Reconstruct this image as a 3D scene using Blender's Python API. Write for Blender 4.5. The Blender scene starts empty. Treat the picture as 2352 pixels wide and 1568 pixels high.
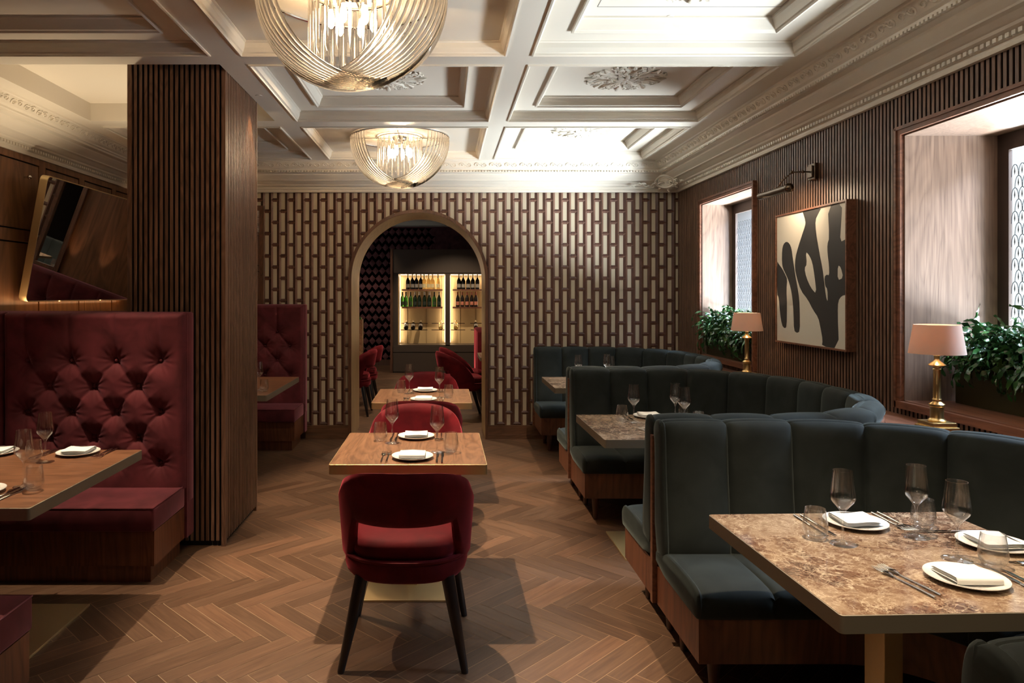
import bpy, bmesh, math, random
from mathutils import Vector, Matrix
random.seed(7)
PI = math.pi
R = math.radians
sc = bpy.context.scene
C = sc.collection

# ------------------------------------------------------------------ camera, world, exposure, lights
F, CX, CY, H = 1635.0, 1020.0, 675.0, 1.55
cam = bpy.data.cameras.new('camera'); camo = bpy.data.objects.new('camera', cam); C.objects.link(camo)
camo.location = (0, 0, H); camo.rotation_euler = (R(90), 0, 0)
cam.sensor_width = 36; cam.lens = F / 2352 * 36
cam.shift_x = (1176 - CX) / 2352; cam.shift_y = -(784 - CY) / 2352
cam.clip_start = 0.05
sc.camera = camo
sc.view_settings.view_transform = 'Standard'; sc.view_settings.look = 'None'
sc.view_settings.gamma = 1; sc.view_settings.use_curve_mapping = False
sc.view_settings.exposure = 0.0
w = bpy.data.worlds.new('world'); sc.world = w; w.use_nodes = True
w.node_tree.nodes['Background'].inputs[0].default_value = (0.86, 0.94, 0.95, 1)
w.node_tree.nodes['Background'].inputs[1].default_value = 1.1
WARM = (1.0, 0.77, 0.53); WARM2 = (1.0, 0.62, 0.33); COOL = (0.80, 0.91, 1.0)

def light(name, kind, loc, power, color, rot=(0, 0, 0), size=0.05, sy=None, spot=60, blend=0.3):
    l = bpy.data.lights.new(name, kind); o = bpy.data.objects.new(name, l); C.objects.link(o)
    o.location = loc; o.rotation_euler = rot; l.energy = power; l.color = color
    if kind == 'AREA':
        l.size = size
        if sy: l.shape = 'RECTANGLE'; l.size_y = sy
    elif kind == 'SPOT':
        l.shadow_soft_size = size; l.spot_size = R(spot); l.spot_blend = blend
    else:
        l.shadow_soft_size = size
    return o
def aim(o, tgt):
    d = Vector(tgt) - o.location
    o.rotation_euler = d.to_track_quat('-Z', 'Y').to_euler()
    return o
# daylight outside the two windows: bounce off the sunlit street below, and a patch of sky above
def aim(o, tgt):
    d = Vector(tgt) - o.location
    o.rotation_euler = d.to_track_quat('-Z', 'Y').to_euler()
    return o
aim(light('street_bounce', 'AREA', (4.95, 3.25, 0.25), 2500, COOL, size=3.4, sy=1.0), (1.2, 3.4, 3.0))
aim(light('street_bounce', 'AREA', (4.75, 6.45, 0.25), 3300, COOL, size=3.2, sy=1.0), (1.1, 6.5, 3.0))
aim(light('sky_patch', 'AREA', (4.3, 3.2, 3.55), 750, (0.62, 0.78, 1.0), size=1.2, sy=1.0), (2.3, 3.0, 1.0))
aim(light('sky_patch', 'AREA', (4.1, 6.4, 3.55), 750, (0.62, 0.78, 1.0), size=1.2, sy=0.9), (2.3, 5.9, 1.0))
# ceiling spots (set into the coffers)
SPOTS = []
def spot(x, y, tx, ty, power, ang=55, z=2.99, col=WARM, blend=0.5, tz=0.0, size=0.02):
    SPOTS.append((x, y, z))
    return aim(light('ceiling_spot_light', 'SPOT', (x, y, z - 0.012), power, col, size=size, spot=ang, blend=blend), (tx, ty, tz))
spot(-0.42, 3.90, -0.17, 3.62, 470, 56)
spot(-0.41, 5.12, -0.17, 5.50, 420, 56, z=3.05)
spot(1.22, 3.85, 1.25, 4.15, 220, 60, z=3.05)
spot(1.12, 2.15, 1.33, 2.10, 340, 56, z=3.05)
spot(1.22, 5.93, 1.25, 6.3, 150, 58)
spot(-1.85, 3.62, -1.75, 3.2, 320, 62, z=3.05)
spot(-1.00, 1.8, -1.3, 2.4, 60, 70, z=3.05)
spot(-1.28, 4.92, -1.33, 4.93, 26, 50, z=2.92, col=WARM2, size=0.01)
spot(-1.9, 6.3, -1.75, 6.5, 40, 60, z=3.05)
spot(1.22, 0.55, 1.1, 0.9, 110, 70, z=2.99)

# ------------------------------------------------------------------ mesh helpers
class MB:
    def __init__(s): s.v = []; s.f = []; s.m = []; s.T = None
    def _a(s, vs, fs, mi=0):
        b = len(s.v)
        if s.T is not None: vs = [tuple(s.T @ Vector(p)) for p in vs]
        s.v += [tuple(p) for p in vs]; s.f += [tuple(b + i for i in f) for f in fs]; s.m += [mi] * len(fs)
        return s
    def box(s, x0, x1, y0, y1, z0, z1, mi=0):
        x0, x1 = min(x0, x1), max(x0, x1); y0, y1 = min(y0, y1), max(y0, y1); z0, z1 = min(z0, z1), max(z0, z1)
        return s._a([(x0,y0,z0),(x1,y0,z0),(x1,y1,z0),(x0,y1,z0),(x0,y0,z1),(x1,y0,z1),(x1,y1,z1),(x0,y1,z1)],
                    [(0,3,2,1),(4,5,6,7),(0,1,5,4),(1,2,6,5),(2,3,7,6),(3,0,4,7)], mi)
    def rbox(s, x0, x1, y0, y1, z0, z1, r=0.01, seg=2, mi=0):
        bm = bmesh.new(); bmesh.ops.create_cube(bm, size=1)
        for v in bm.verts:
            v.co = Vector(((x0+x1)/2 + v.co.x*abs(x1-x0), (y0+y1)/2 + v.co.y*abs(y1-y0), (z0+z1)/2 + v.co.z*abs(z1-z0)))
        bmesh.ops.bevel(bm, geom=list(bm.edges), offset=r, segments=seg, profile=0.5, affect='EDGES', clamp_overlap=True)
        bm.verts.ensure_lookup_table(); bm.verts.index_update()
        s._a([v.co.copy() for v in bm.verts], [[v.index for v in f.verts] for f in bm.faces], mi); bm.free()
        return s
    def tube(s, pts, r, n=6, cap=True, closed=False, flat=1.0, mi=0, up=None):
        pts = [Vector(p) for p in pts]; N = len(pts)
        rs = r if isinstance(r, (list, tuple)) else [r]*N
        vs = []; nrm = None
        for i, p in enumerate(pts):
            if closed: t = (pts[(i+1) % N] - pts[i-1])
            else: t = pts[min(i+1, N-1)] - pts[max(i-1, 0)]
            t.normalize()
            if nrm is None:
                a = Vector(up) if up else (Vector((0,0,1)) if abs(t.z) < 0.9 else Vector((1,0,0)))
                nrm = (a - t*a.dot(t)).normalized()
            else:
                nrm = (nrm - t*nrm.dot(t))
                nrm = nrm.normalized() if nrm.length > 1e-6 else t.orthogonal().normalized()
            bn = t.cross(nrm)
            for k in range(n):
                a = 2*PI*k/n
                vs.append(p + nrm*(math.cos(a)*rs[i]*flat) + bn*(math.sin(a)*rs[i]))
        fs = []
        for i in range(N if closed else N-1):
            j = (i+1) % N
            for k in range(n):
                fs.append((i*n+k, i*n+(k+1)%n, j*n+(k+1)%n, j*n+k))
        if cap and not closed:
            fs.append(tuple(reversed(range(n)))); fs.append(tuple((N-1)*n+k for k in range(n)))
        return s._a(vs, fs, mi)
    def lathe(s, prof, n=24, c=(0,0,0), mi=0, sq=None):
        vs = []; fs = []
        for (r, z) in prof:
            for k in range(n):
                a = 2*PI*(k+0.5)/n if sq else 2*PI*k/n
                vs.append((c[0]+r*math.cos(a), c[1]+r*math.sin(a), c[2]+z))
        for i in range(len(prof)-1):
            for k in range(n):
                fs.append((i*n+k, i*n+(k+1)%n, (i+1)*n+(k+1)%n, (i+1)*n+k))
        if prof[0][0] > 1e-5: fs.append(tuple(reversed(range(n))))
        if prof[-1][0] > 1e-5: fs.append(tuple((len(prof)-1)*n+k for k in range(n)))
        return s._a(vs, fs, mi)
    def grid(s, fn, nu, nv, mi=0, wrapv=False):
        vs = [fn(i, j) for i in range(nu+1) for j in range(nv + (0 if wrapv else 1))]
        W = nv if wrapv else nv+1; fs = []
        for i in range(nu):
            for j in range(nv):
                j2 = (j+1) % W if wrapv else j+1
                fs.append((i*W+j, (i+1)*W+j, (i+1)*W+j2, i*W+j2))
        return s._a(vs, fs, mi)
    def prism(s, poly, z0, z1, mi=0, axis='z'):
        n = len(poly)
        if axis == 'z': vs = [(x, y, z0) for x, y in poly] + [(x, y, z1) for x, y in poly]
        elif axis == 'y': vs = [(x, z0, y) for x, y in poly] + [(x, z1, y) for x, y in poly]
        else: vs = [(z0, x, y) for x, y in poly] + [(z1, x, y) for x, y in poly]
        fs = [tuple(range(n)), tuple(reversed(range(n, 2*n)))] + [(i, i+n, (i+1)%n+n, (i+1)%n) for i in range(n)]
        return s._a(vs, fs, mi)
    def ball(s, c, r, n=10, mi=0, sz=1.0):
        return s.lathe([(max(1e-6, r*math.sin(PI*i/n)), -r*sz*math.cos(PI*i/n)) for i in range(n+1)], n*2, c, mi)
    def mesh(s, name, mats, smooth=None):
        me = bpy.data.meshes.new(name); me.from_pydata(s.v, [], s.f)
        for m in mats: me.materials.append(m)
        if len(mats) > 1: me.polygons.foreach_set('material_index', s.m)
        bm = bmesh.new(); bm.from_mesh(me); bmesh.ops.recalc_face_normals(bm, faces=bm.faces)
        bm.to_mesh(me); bm.free()
        if smooth is not None:
            me.shade_smooth()
            try: me.set_sharp_from_angle(angle=R(smooth))
            except Exception: pass
        me.update()
        return me
    def obj(s, name, mats, parent=None, smooth=None, loc=None):
        if not isinstance(mats, (list, tuple)): mats = [mats]
        o = bpy.data.objects.new(name, s.mesh(name, mats, smooth)); C.objects.link(o)
        if parent is not None: o.parent = parent
        if loc is not None: o.location = loc
        return o

def tag(o, label, cat, group=None):
    o['label'] = label; o['category'] = cat
    if group: o['group'] = group
    return o
def struct(o, label=None):
    o['kind'] = 'structure'
    if label: o['label'] = label
    return o
def thing(name, label, cat, loc=(0,0,0), rz=0, group=None):
    o = bpy.data.objects.new(name, None); C.objects.link(o); o.empty_display_size = 0.1
    o.location = loc; o.rotation_euler = (0, 0, rz)
    return tag(o, label, cat, group)
def kids(o): return [x for x in list(o.children)]
def copy_tree(o, parent=None):
    c = o.copy(); C.objects.link(c)
    if parent is not None: c.parent = parent
    for ch in kids(o): copy_tree(ch, c)
    return c
def place(proto, used, loc, rz, label, group=None):
    """first call moves the prototype itself, later calls copy it with its parts"""
    o = proto if not used else copy_tree(proto)
    used.append(1)
    o.location = loc; o.rotation_euler = (0, 0, rz); o['label'] = label
    if group: o['group'] = group
    return o

# ------------------------------------------------------------------ materials
def mat(name):
    m = bpy.data.materials.new(name); m.use_nodes = True
    nt = m.node_tree; b = nt.nodes['Principled BSDF']
    return m, nt, b
def simple(name, col, rough=0.5, metal=0.0, **kw):
    m, nt, b = mat(name)
    b.inputs['Base Color'].default_value = (*col, 1); b.inputs['Roughness'].default_value = rough; b.inputs['Metallic'].default_value = metal
    for k, v in kw.items(): b.inputs[k.replace('_', ' ')].default_value = v
    return m
def texco(nt, scale=(1,1,1), kind='Object', rot=(0,0,0)):
    tc = nt.nodes.new('ShaderNodeTexCoord'); mp = nt.nodes.new('ShaderNodeMapping')
    mp.inputs['Scale'].default_value = scale; mp.inputs['Rotation'].default_value = rot
    nt.links.new(tc.outputs[kind], mp.inputs[0]); return mp.outputs[0]
def noise(nt, vec, scale, detail=4, rough=0.55, dist=0.0):
    n = nt.nodes.new('ShaderNodeTexNoise'); n.inputs['Scale'].default_value = scale; n.inputs['Detail'].default_value = detail
    n.inputs['Roughness'].default_value = rough; n.inputs['Distortion'].default_value = dist
    if vec is not None: nt.links.new(vec, n.inputs['Vector'])
    return n.outputs['Fac']
def ramp(nt, fac, stops, interp='LINEAR'):
    r = nt.nodes.new('ShaderNodeValToRGB'); r.color_ramp.interpolation = interp
    e = r.color_ramp.elements
    while len(e) < len(stops): e.new(0.5)
    for i, (p, c) in enumerate(stops):
        e[i].position = p; e[i].color = (*c, 1) if len(c) == 3 else c
    nt.links.new(fac, r.inputs[0]); return r.outputs[0]
def mixc(nt, a, b, fac, mode='MIX'):
    m = nt.nodes.new('ShaderNodeMix'); m.data_type = 'RGBA'; m.blend_type = mode
    for sock, val in ((m.inputs[0], fac), (m.inputs[6], a), (m.inputs[7], b)):
        if hasattr(val, 'links'): nt.links.new(val, sock)
        elif isinstance(val, (int, float)): sock.default_value = val
        else: sock.default_value = (*val, 1)
    return m.outputs[2]
def bump(nt, b, h, strength=0.2, dist=0.01):
    n = nt.nodes.new('ShaderNodeBump'); n.inputs['Strength'].default_value = strength; n.inputs['Distance'].default_value = dist
    nt.links.new(h, n.inputs['Height']); nt.links.new(n.outputs[0], b.inputs['Normal'])
def wood(name, dark, light_, axis='z', sc_=1.0, rough=0.42, fine=60, figure=1.6, coat=0.0, figw=0.45):
    m, nt, b = mat(name)
    k = {'x': (0.022, 1, 1), 'y': (1, 0.022, 1), 'z': (1, 1, 0.022)}[axis]
    v1 = texco(nt, tuple(a*sc_ for a in k))
    k2 = {'x': (0.16, 1, 1), 'y': (1, 0.16, 1), 'z': (1, 1, 0.16)}[axis]
    v2 = texco(nt, tuple(a*sc_ for a in k2))
    f1 = noise(nt, v1, fine, 5, 0.6)
    f2 = noise(nt, v2, 5, 3, 0.5, figure)
    mid = tuple((a+b_)/2 for a, b_ in zip(dark, light_))
    c1 = ramp(nt, f1, [(0.3, dark), (0.5, mid), (0.72, light_)])
    # cathedral figure: bands of a distorted low frequency noise
    mt = nt.nodes.new('ShaderNodeMath'); mt.operation = 'MULTIPLY'; mt.inputs[1].default_value = 9.0; nt.links.new(f2, mt.inputs[0])
    fr = nt.nodes.new('ShaderNodeMath'); fr.operation = 'PINGPONG'; fr.inputs[1].default_value = 0.5; nt.links.new(mt.outputs[0], fr.inputs[0])
    c2 = ramp(nt, fr.outputs[0], [(0.0, tuple(a*0.62 for a in dark)), (0.25, mid), (0.5, light_)])
    col = mixc(nt, c1, c2, figw)
    nt.links.new(col, b.inputs['Base Color']); b.inputs['Roughness'].default_value = rough
    b.inputs['Coat Weight'].default_value = coat
    bump(nt, b, f1, 0.08, 0.002)
    return m
def velvet(name, col, sheen=0.6, tint=None, rough=0.75, var=0.35):
    m, nt, b = mat(name)
    v = texco(nt); f = noise(nt, v, 7, 3, 0.5, 0.6)
    c = ramp(nt, f, [(0.3, tuple(a*(1-var) for a in col)), (0.7, tuple(min(1, a*(1+var)) for a in col))])
    nt.links.new(c, b.inputs['Base Color']); b.inputs['Roughness'].default_value = rough
    b.inputs['Sheen Weight'].default_value = sheen; b.inputs['Sheen Roughness'].default_value = 0.35
    b.inputs['Sheen Tint'].default_value = (*(tint or tuple(min(1, a*3+0.05) for a in col)), 1)
    b.inputs['Specular IOR Level'].default_value = 0.15
    f2 = noise(nt, v, 300, 2); bump(nt, b, f2, 0.05, 0.001)
    return m
WAL_SLAT = wood('slatted walnut', (0.085, 0.042, 0.026), (0.23, 0.125, 0.078), 'z', 1, 0.42)
SLAT_SHADE = simple('slat edge gap shade', (0.022, 0.012, 0.008), 0.6)  # dark colour stands in for the shade between the slats
WAL_DARK = wood('dark walnut', (0.05, 0.02, 0.010), (0.15, 0.062, 0.03), 'z', 1, 0.45)
WAL_PANEL = wood('walnut wall panel', (0.10, 0.042, 0.018), (0.22, 0.10, 0.045), 'z', 0.5, 0.42)
WAL_RED = wood('reddish walnut base', (0.075, 0.022, 0.010), (0.19, 0.065, 0.028), 'z', 0.8, 0.42)
WAL_SILL = wood('reddish walnut trim', (0.10, 0.035, 0.018), (0.24, 0.10, 0.055), 'y', 0.8, 0.4)
WAL_REVEAL = wood('walnut window reveal', (0.115, 0.070, 0.048), (0.25, 0.165, 0.118), 'z', 1.0, 0.38, 110, 1.2, figw=0.25)
WAL_TOPY = wood('walnut table top', (0.12, 0.052, 0.026), (0.30, 0.155, 0.082), 'y', 1.1, 0.32, 40, 2.2)
WAL_TOPX = wood('walnut table top lengthwise', (0.12, 0.048, 0.023), (0.27, 0.125, 0.062), 'x', 1.1, 0.32, 40, 1.2)
WAL_BASE = wood('walnut baseboard', (0.07, 0.03, 0.015), (0.17, 0.08, 0.04), 'x', 0.8, 0.45)
SLAT_BACK = simple('black slat backing', (0.008, 0.006, 0.005), 0.8)
BRASS = simple('brushed brass', (0.78, 0.62, 0.34), 0.46, 1.0)
BRASS_LAMP = simple('polished aged brass', (0.66, 0.46, 0.20), 0.28, 1.0)
BRONZE = simple('dark bronze', (0.14, 0.10, 0.07), 0.32, 1.0)
EDGE_BRONZE = simple('satin bronze edging', (0.24, 0.205, 0.15), 0.5, 0.6)
STEEL = simple('polished steel', (0.75, 0.74, 0.72), 0.12, 1.0)
PORC = simple('white porcelain', (0.85, 0.84, 0.80), 0.15)
NAPK = simple('white linen', (0.88, 0.87, 0.84), 0.85)
EBONY = simple('ebony stained wood', (0.013, 0.009, 0.008), 0.35)
BLACKP = simple('dark cabinet lacquer', (0.035, 0.030, 0.026), 0.42)
FRAME_B = simple('bronze window frame', (0.055, 0.036, 0.028), 0.4, 0.3)
GREEN_V = velvet('deep green velvet', (0.018, 0.0215, 0.0195), 0.34, (0.30, 0.36, 0.34), 0.8, 0.25)
MAROON_V = velvet('maroon velvet', (0.085, 0.016, 0.020), 0.7, (0.80, 0.36, 0.46))
RED_V = velvet('crimson velvet', (0.092, 0.004, 0.007), 0.6, (0.80, 0.12, 0.17))
LEADM = simple('lead tracery', (0.09, 0.11, 0.13), 0.5)
CREAM = simple('cream veneer', (0.46, 0.39, 0.28), 0.5)
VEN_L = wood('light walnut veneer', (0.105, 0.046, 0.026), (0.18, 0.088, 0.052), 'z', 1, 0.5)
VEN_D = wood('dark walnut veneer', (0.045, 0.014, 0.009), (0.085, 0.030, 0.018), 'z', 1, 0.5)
ROD_LED = None
def plaster():
    m, nt, b = mat('painted cream plaster')
    b.inputs['Base Color'].default_value = (0.66, 0.60, 0.50, 1); b.inputs['Roughness'].default_value = 0.33
    f = noise(nt, texco(nt), 60, 3); bump(nt, b, f, 0.03, 0.002)
    return m
PLASTER = plaster()
def emis(name, col, s):
    m, nt, b = mat(name); b.inputs['Base Color'].default_value = (0, 0, 0, 1)
    b.inputs['Emission Color'].default_value = (*col, 1); b.inputs['Emission Strength'].default_value = s
    return m
BULB = emis('lit bulb', (1, 0.80, 0.52), 55)
LED = emis('led strip', (1, 0.82, 0.55), 5)
SPOTM = emis('spot lens', (1, 0.8, 0.55), 1.2)
def glassmat(name, tr=0.0, rough=0.0, col=(1,1,1), ior=1.45):
    m = bpy.data.materials.new(name); m.use_nodes = True; nt = m.node_tree; nt.nodes.clear()
    o = nt.nodes.new('ShaderNodeOutputMaterial'); g = nt.nodes.new('ShaderNodeBsdfGlass')
    g.inputs['Color'].default_value = (*col, 1); g.inputs['Roughness'].default_value = rough; g.inputs['IOR'].default_value = ior
    t = nt.nodes.new('ShaderNodeBsdfTransparent'); mx = nt.nodes.new('ShaderNodeMixShader'); mx.inputs[0].default_value = tr
    nt.links.new(g.outputs[0], mx.inputs[1]); nt.links.new(t.outputs[0], mx.inputs[2]); nt.links.new(mx.outputs[0], o.inputs[0])
    return m
def thinglass():
    m = bpy.data.materials.new('clear glass'); m.use_nodes = True; nt = m.node_tree; nt.nodes.clear()
    o = nt.nodes.new('ShaderNodeOutputMaterial'); t = nt.nodes.new('ShaderNodeBsdfTransparent'); t.inputs[0].default_value = (0.99, 0.99, 0.985, 1)
    g = nt.nodes.new('ShaderNodeBsdfGlossy'); g.inputs['Roughness'].default_value = 0.02; g.inputs[0].default_value = (1, 1, 1, 1)
    lw = nt.nodes.new('ShaderNodeLayerWeight'); lw.inputs[0].default_value = 0.5
    pw = nt.nodes.new('ShaderNodeMath'); pw.operation = 'POWER'; pw.inputs[1].default_value = 3.0; nt.links.new(lw.outputs['Facing'], pw.inputs[0])
    fr = nt.nodes.new('ShaderNodeMath'); fr.operation = 'MULTIPLY_ADD'; fr.inputs[1].default_value = 0.95; fr.inputs[2].default_value = 0.05; nt.links.new(pw.outputs[0], fr.inputs[0])
    mx = nt.nodes.new('ShaderNodeMixShader'); nt.links.new(fr.outputs[0], mx.inputs[0]); nt.links.new(t.outputs[0], mx.inputs[1]); nt.links.new(g.outputs[0], mx.inputs[2])
    rf = nt.nodes.new('ShaderNodeBsdfGlass'); rf.inputs['IOR'].default_value = 1.45; rf.inputs['Roughness'].default_value = 0.0
    m2 = nt.nodes.new('ShaderNodeMixShader'); m2.inputs[0].default_value = 0.10; nt.links.new(mx.outputs[0], m2.inputs[1]); nt.links.new(rf.outputs[0], m2.inputs[2])
    nt.links.new(m2.outputs[0], o.inputs[0]); return m
GLASS = thinglass()
ROD = glassmat('glass rods', 0.12, 0.0, (1, 0.985, 0.96))
def panemat():
    m = bpy.data.materials.new('etched window glass'); m.use_nodes = True; nt = m.node_tree; nt.nodes.clear()
    o = nt.nodes.new('ShaderNodeOutputMaterial'); t = nt.nodes.new('ShaderNodeBsdfTranslucent'); t.inputs[0].default_value = (0.86, 0.92, 0.93, 1)
    tr = nt.nodes.new('ShaderNodeBsdfTransparent'); gl = nt.nodes.new('ShaderNodeBsdfGlossy'); gl.inputs['Roughness'].default_value = 0.1
    m1 = nt.nodes.new('ShaderNodeMixShader'); m1.inputs[0].default_value = 0.997; m2 = nt.nodes.new('ShaderNodeMixShader'); m2.inputs[0].default_value = 0.06
    nt.links.new(t.outputs[0], m1.inputs[1]); nt.links.new(tr.outputs[0], m1.inputs[2]); nt.links.new(m1.outputs[0], m2.inputs[1]); nt.links.new(gl.outputs[0], m2.inputs[2])
    nt.links.new(m2.outputs[0], o.inputs[0]); return m
PANE = panemat()
def shademat():
    m = bpy.data.materials.new('cream linen lampshade'); m.use_nodes = True; nt = m.node_tree; nt.nodes.clear()
    o = nt.nodes.new('ShaderNodeOutputMaterial'); t = nt.nodes.new('ShaderNodeBsdfTranslucent'); t.inputs[0].default_value = (0.42, 0.24, 0.15, 1)
    d = nt.nodes.new('ShaderNodeBsdfDiffuse'); d.inputs[0].default_value = (0.84, 0.73, 0.63, 1)
    m1 = nt.nodes.new('ShaderNodeMixShader'); m1.inputs[0].default_value = 0.5
    nt.links.new(d.outputs[0], m1.inputs[1]); nt.links.new(t.outputs[0], m1.inputs[2]); nt.links.new(m1.outputs[0], o.inputs[0]); return m
SHADE = shademat()
def leafmat():
    m, nt, b = mat('glossy fern leaf')
    f = noise(nt, texco(nt), 9, 2)
    c = ramp(nt, f, [(0.3, (0.014, 0.05, 0.016)), (0.6, (0.035, 0.12, 0.03)), (0.8, (0.11, 0.21, 0.04))])
    nt.links.new(c, b.inputs['Base Color']); b.inputs['Roughness'].default_value = 0.22; b.inputs['Coat Weight'].default_value = 0.6; b.inputs['Coat Roughness'].default_value = 0.2
    return m
LEAF = leafmat()
def marblemat():
    m, nt, b = mat('brown veined marble')
    v = texco(nt)
    n0 = nt.nodes.new('ShaderNodeTexNoise'); n0.inputs['Scale'].default_value = 5; n0.inputs['Detail'].default_value = 4; nt.links.new(v, n0.inputs['Vector'])
    dv = nt.nodes.new('ShaderNodeMix'); dv.data_type = 'VECTOR'; dv.inputs[0].default_value = 0.22
    nt.links.new(v, dv.inputs[4]); nt.links.new(n0.outputs['Color'], dv.inputs[5])
    cols = noise(nt, dv.outputs[1], 4.2, 7, 0.66, 0.8)
    base = ramp(nt, cols, [(0.37, (0.060, 0.026, 0.016)), (0.47, (0.14, 0.072, 0.044)), (0.53, (0.24, 0.155, 0.098)), (0.68, (0.33, 0.24, 0.165))])
    out = base
    for s_, wd, am, ds_ in ((3.2, 0.009, 0.75, 2.2), (7.5, 0.011, 0.7, 1.8), (19, 0.02, 0.55, 1.5), (42, 0.04, 0.35, 0.8)):
        nf = noise(nt, v, s_, 4, 0.6, ds_)
        sb = nt.nodes.new('ShaderNodeMath'); sb.operation = 'SUBTRACT'; sb.inputs[1].default_value = 0.5; nt.links.new(nf, sb.inputs[0])
        ab = nt.nodes.new('ShaderNodeMath'); ab.operation = 'ABSOLUTE'; nt.links.new(sb.outputs[0], ab.inputs[0])
        vf = ramp(nt, ab.outputs[0], [(0.0, (1, 1, 1)), (wd*0.6, (0.45, 0.45, 0.45)), (wd*2, (0, 0, 0))])
        nn = ramp(nt, noise(nt, v, s_*0.7+3, 3), [(0.40, (0.08, 0.08, 0.08)), (0.62, (am, am, am))])
        k = mixc(nt, vf, nn, 1.0, 'MULTIPLY')
        out = mixc(nt, out, (0.68, 0.57, 0.42), k)
    nt.links.new(out, b.inputs['Base Color']); b.inputs['Roughness'].default_value = 0.09
    b.inputs['Specular IOR Level'].default_value = 0.6
    return m
MARBLE = marblemat()
def floormat():
    m, nt, b = mat('herringbone oak boards')
    at = nt.nodes.new('ShaderNodeAttribute'); at.attribute_name = 'board'
    uv = nt.nodes.new('ShaderNodeUVMap'); mp = nt.nodes.new('ShaderNodeMapping'); mp.inputs['Scale'].default_value = (1.2, 18, 1)
    nt.links.new(uv.outputs[0], mp.inputs[0])
    f = noise(nt, mp.outputs[0], 3.0, 6, 0.65, 0.4)
    c = ramp(nt, f, [(0.3, (0.078, 0.043, 0.026)), (0.7, (0.145, 0.087, 0.054))])
    sep = nt.nodes.new('ShaderNodeSeparateColor'); nt.links.new(at.outputs['Color'], sep.inputs[0])
    c2 = ramp(nt, sep.outputs[0], [(0.0, (0.70, 0.62, 0.55)), (0.5, (1, 0.95, 0.9)), (1.0, (1.25, 1.1, 1.0))])
    col = mixc(nt, c, c2, 1.0, 'MULTIPLY')
    nt.links.new(col, b.inputs['Base Color']); b.inputs['Roughness'].default_value = 0.42
    bump(nt, b, f, 0.12, 0.002)
    return m
FLOORM = floormat()
GROUT = simple('pale grout', (0.36, 0.25, 0.16), 0.7)
def pattern_wall():
    return velvet('maroon relief wall', (0.11, 0.042, 0.047), 0.15)
ZIG = pattern_wall()
CABM = simple('brown cabinet lacquer', (0.062, 0.045, 0.034), 0.4)

# ------------------------------------------------------------------ dimensions of the room
XR, XL, YB = 2.51, -3.28, 7.63
YF = -2.2
ZC = 2.92   # underside of ceiling beams
ZM, ZP = 2.99, 3.05

# ------------------------------------------------------------------ floor
def make_floor():
    L, W, g = 0.475, 0.0861, 0.0017
    ea = Vector((math.sqrt(.5), -math.sqrt(.5))); eb = Vector((math.sqrt(.5), math.sqrt(.5)))
    o0 = Vector((-1.349, 3.51))
    vs, fs, cols, uvs = [], [], [], []
    def rect(a0, a1, b0, b1, along):
        c = ea*((a0+a1)/2) + eb*((b0+b1)/2) + o0
        if not (XL-0.4 < c.x < 5.2 and -2.3 < c.y < 15.9): return
        if c.y < YB+0.2 and c.x > 2.7: return
        k = len(vs)
        for (a, b_) in ((a0+g, b0+g), (a1-g, b0+g), (a1-g, b1-g), (a0+g, b1-g)):
            p = ea*a + eb*b_ + o0; vs.append((p.x, p.y, 0))
        fs.append((k, k+1, k+2, k+3)); cols.append(random.random())
        r1, r2 = random.random()*20, random.random()*20
        if along == 'a': uvs.extend([(r1, r2), (r1+L, r2), (r1+L, r2+W), (r1, r2+W)])
        else: uvs.extend([(r1, r2), (r1, r2+W), (r1+L, r2+W), (r1+L, r2)])
    for j in range(-30, 31):
        for i in range(-110, 200):
            s, t = j*L, -j*L
            rect(i*W+s, i*W+L+s, i*W+t, i*W+W+t, 'a')
            rect(i*W+s, i*W+W+s, (i+1)*W+t, (i+1)*W+L+t, 'b')
    me = bpy.data.meshes.new('floor'); me.from_pydata(vs, [], fs)
    me.materials.append(FLOORM); me.materials.append(GROUT)
    ul = me.uv_layers.new(name='UVMap')
    for i, u in enumerate(uvs): ul.data[i].uv = u
    ca = me.color_attributes.new('board', 'FLOAT_COLOR', 'CORNER')
    for i, c in enumerate(cols):
        for k in range(4): ca.data[i*4+k].color = (c, c, c, 1)
    o = bpy.data.objects.new('floor', me); C.objects.link(o); struct(o)
    g_ = MB().box(XL-0.4, 5.2, -2.4, 15.9, -0.1, -0.0012).obj('floor_grout', GROUT, o)
    return o
make_floor()

# ------------------------------------------------------------------ back wall with the arch and the veneer tiles
AX, AR, AZ = -0.276, 0.718, 1.705      # arch centre, radius, springing height
YB2 = 8.29
wb = MB()
wb.box(XL-0.3, AX-AR, YB+0.012, YB2, 0, 3.2); wb.box(AX+AR, 5.3, YB+0.012, YB2, 0, 3.2)
N = 40
for i in range(N):
    a0, a1 = PI - PI*i/N, PI - PI*(i+1)/N
    x0, z0, x1, z1 = AX+AR*math.cos(a0), AZ+AR*math.sin(a0), AX+AR*math.cos(a1), AZ+AR*math.sin(a1)
    wb._a([(x0,YB+.012,z0),(x1,YB+.012,z1),(x1,YB+.012,3.2),(x0,YB+.012,3.2),(x0,YB2,z0),(x1,YB2,z1),(x1,YB2,3.2),(x0,YB2,3.2)],
          [(0,1,2,3),(4,7,6,5),(0,4,5,1)])
WALLB = struct(wb.obj('wall_back', VEN_D))

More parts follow.
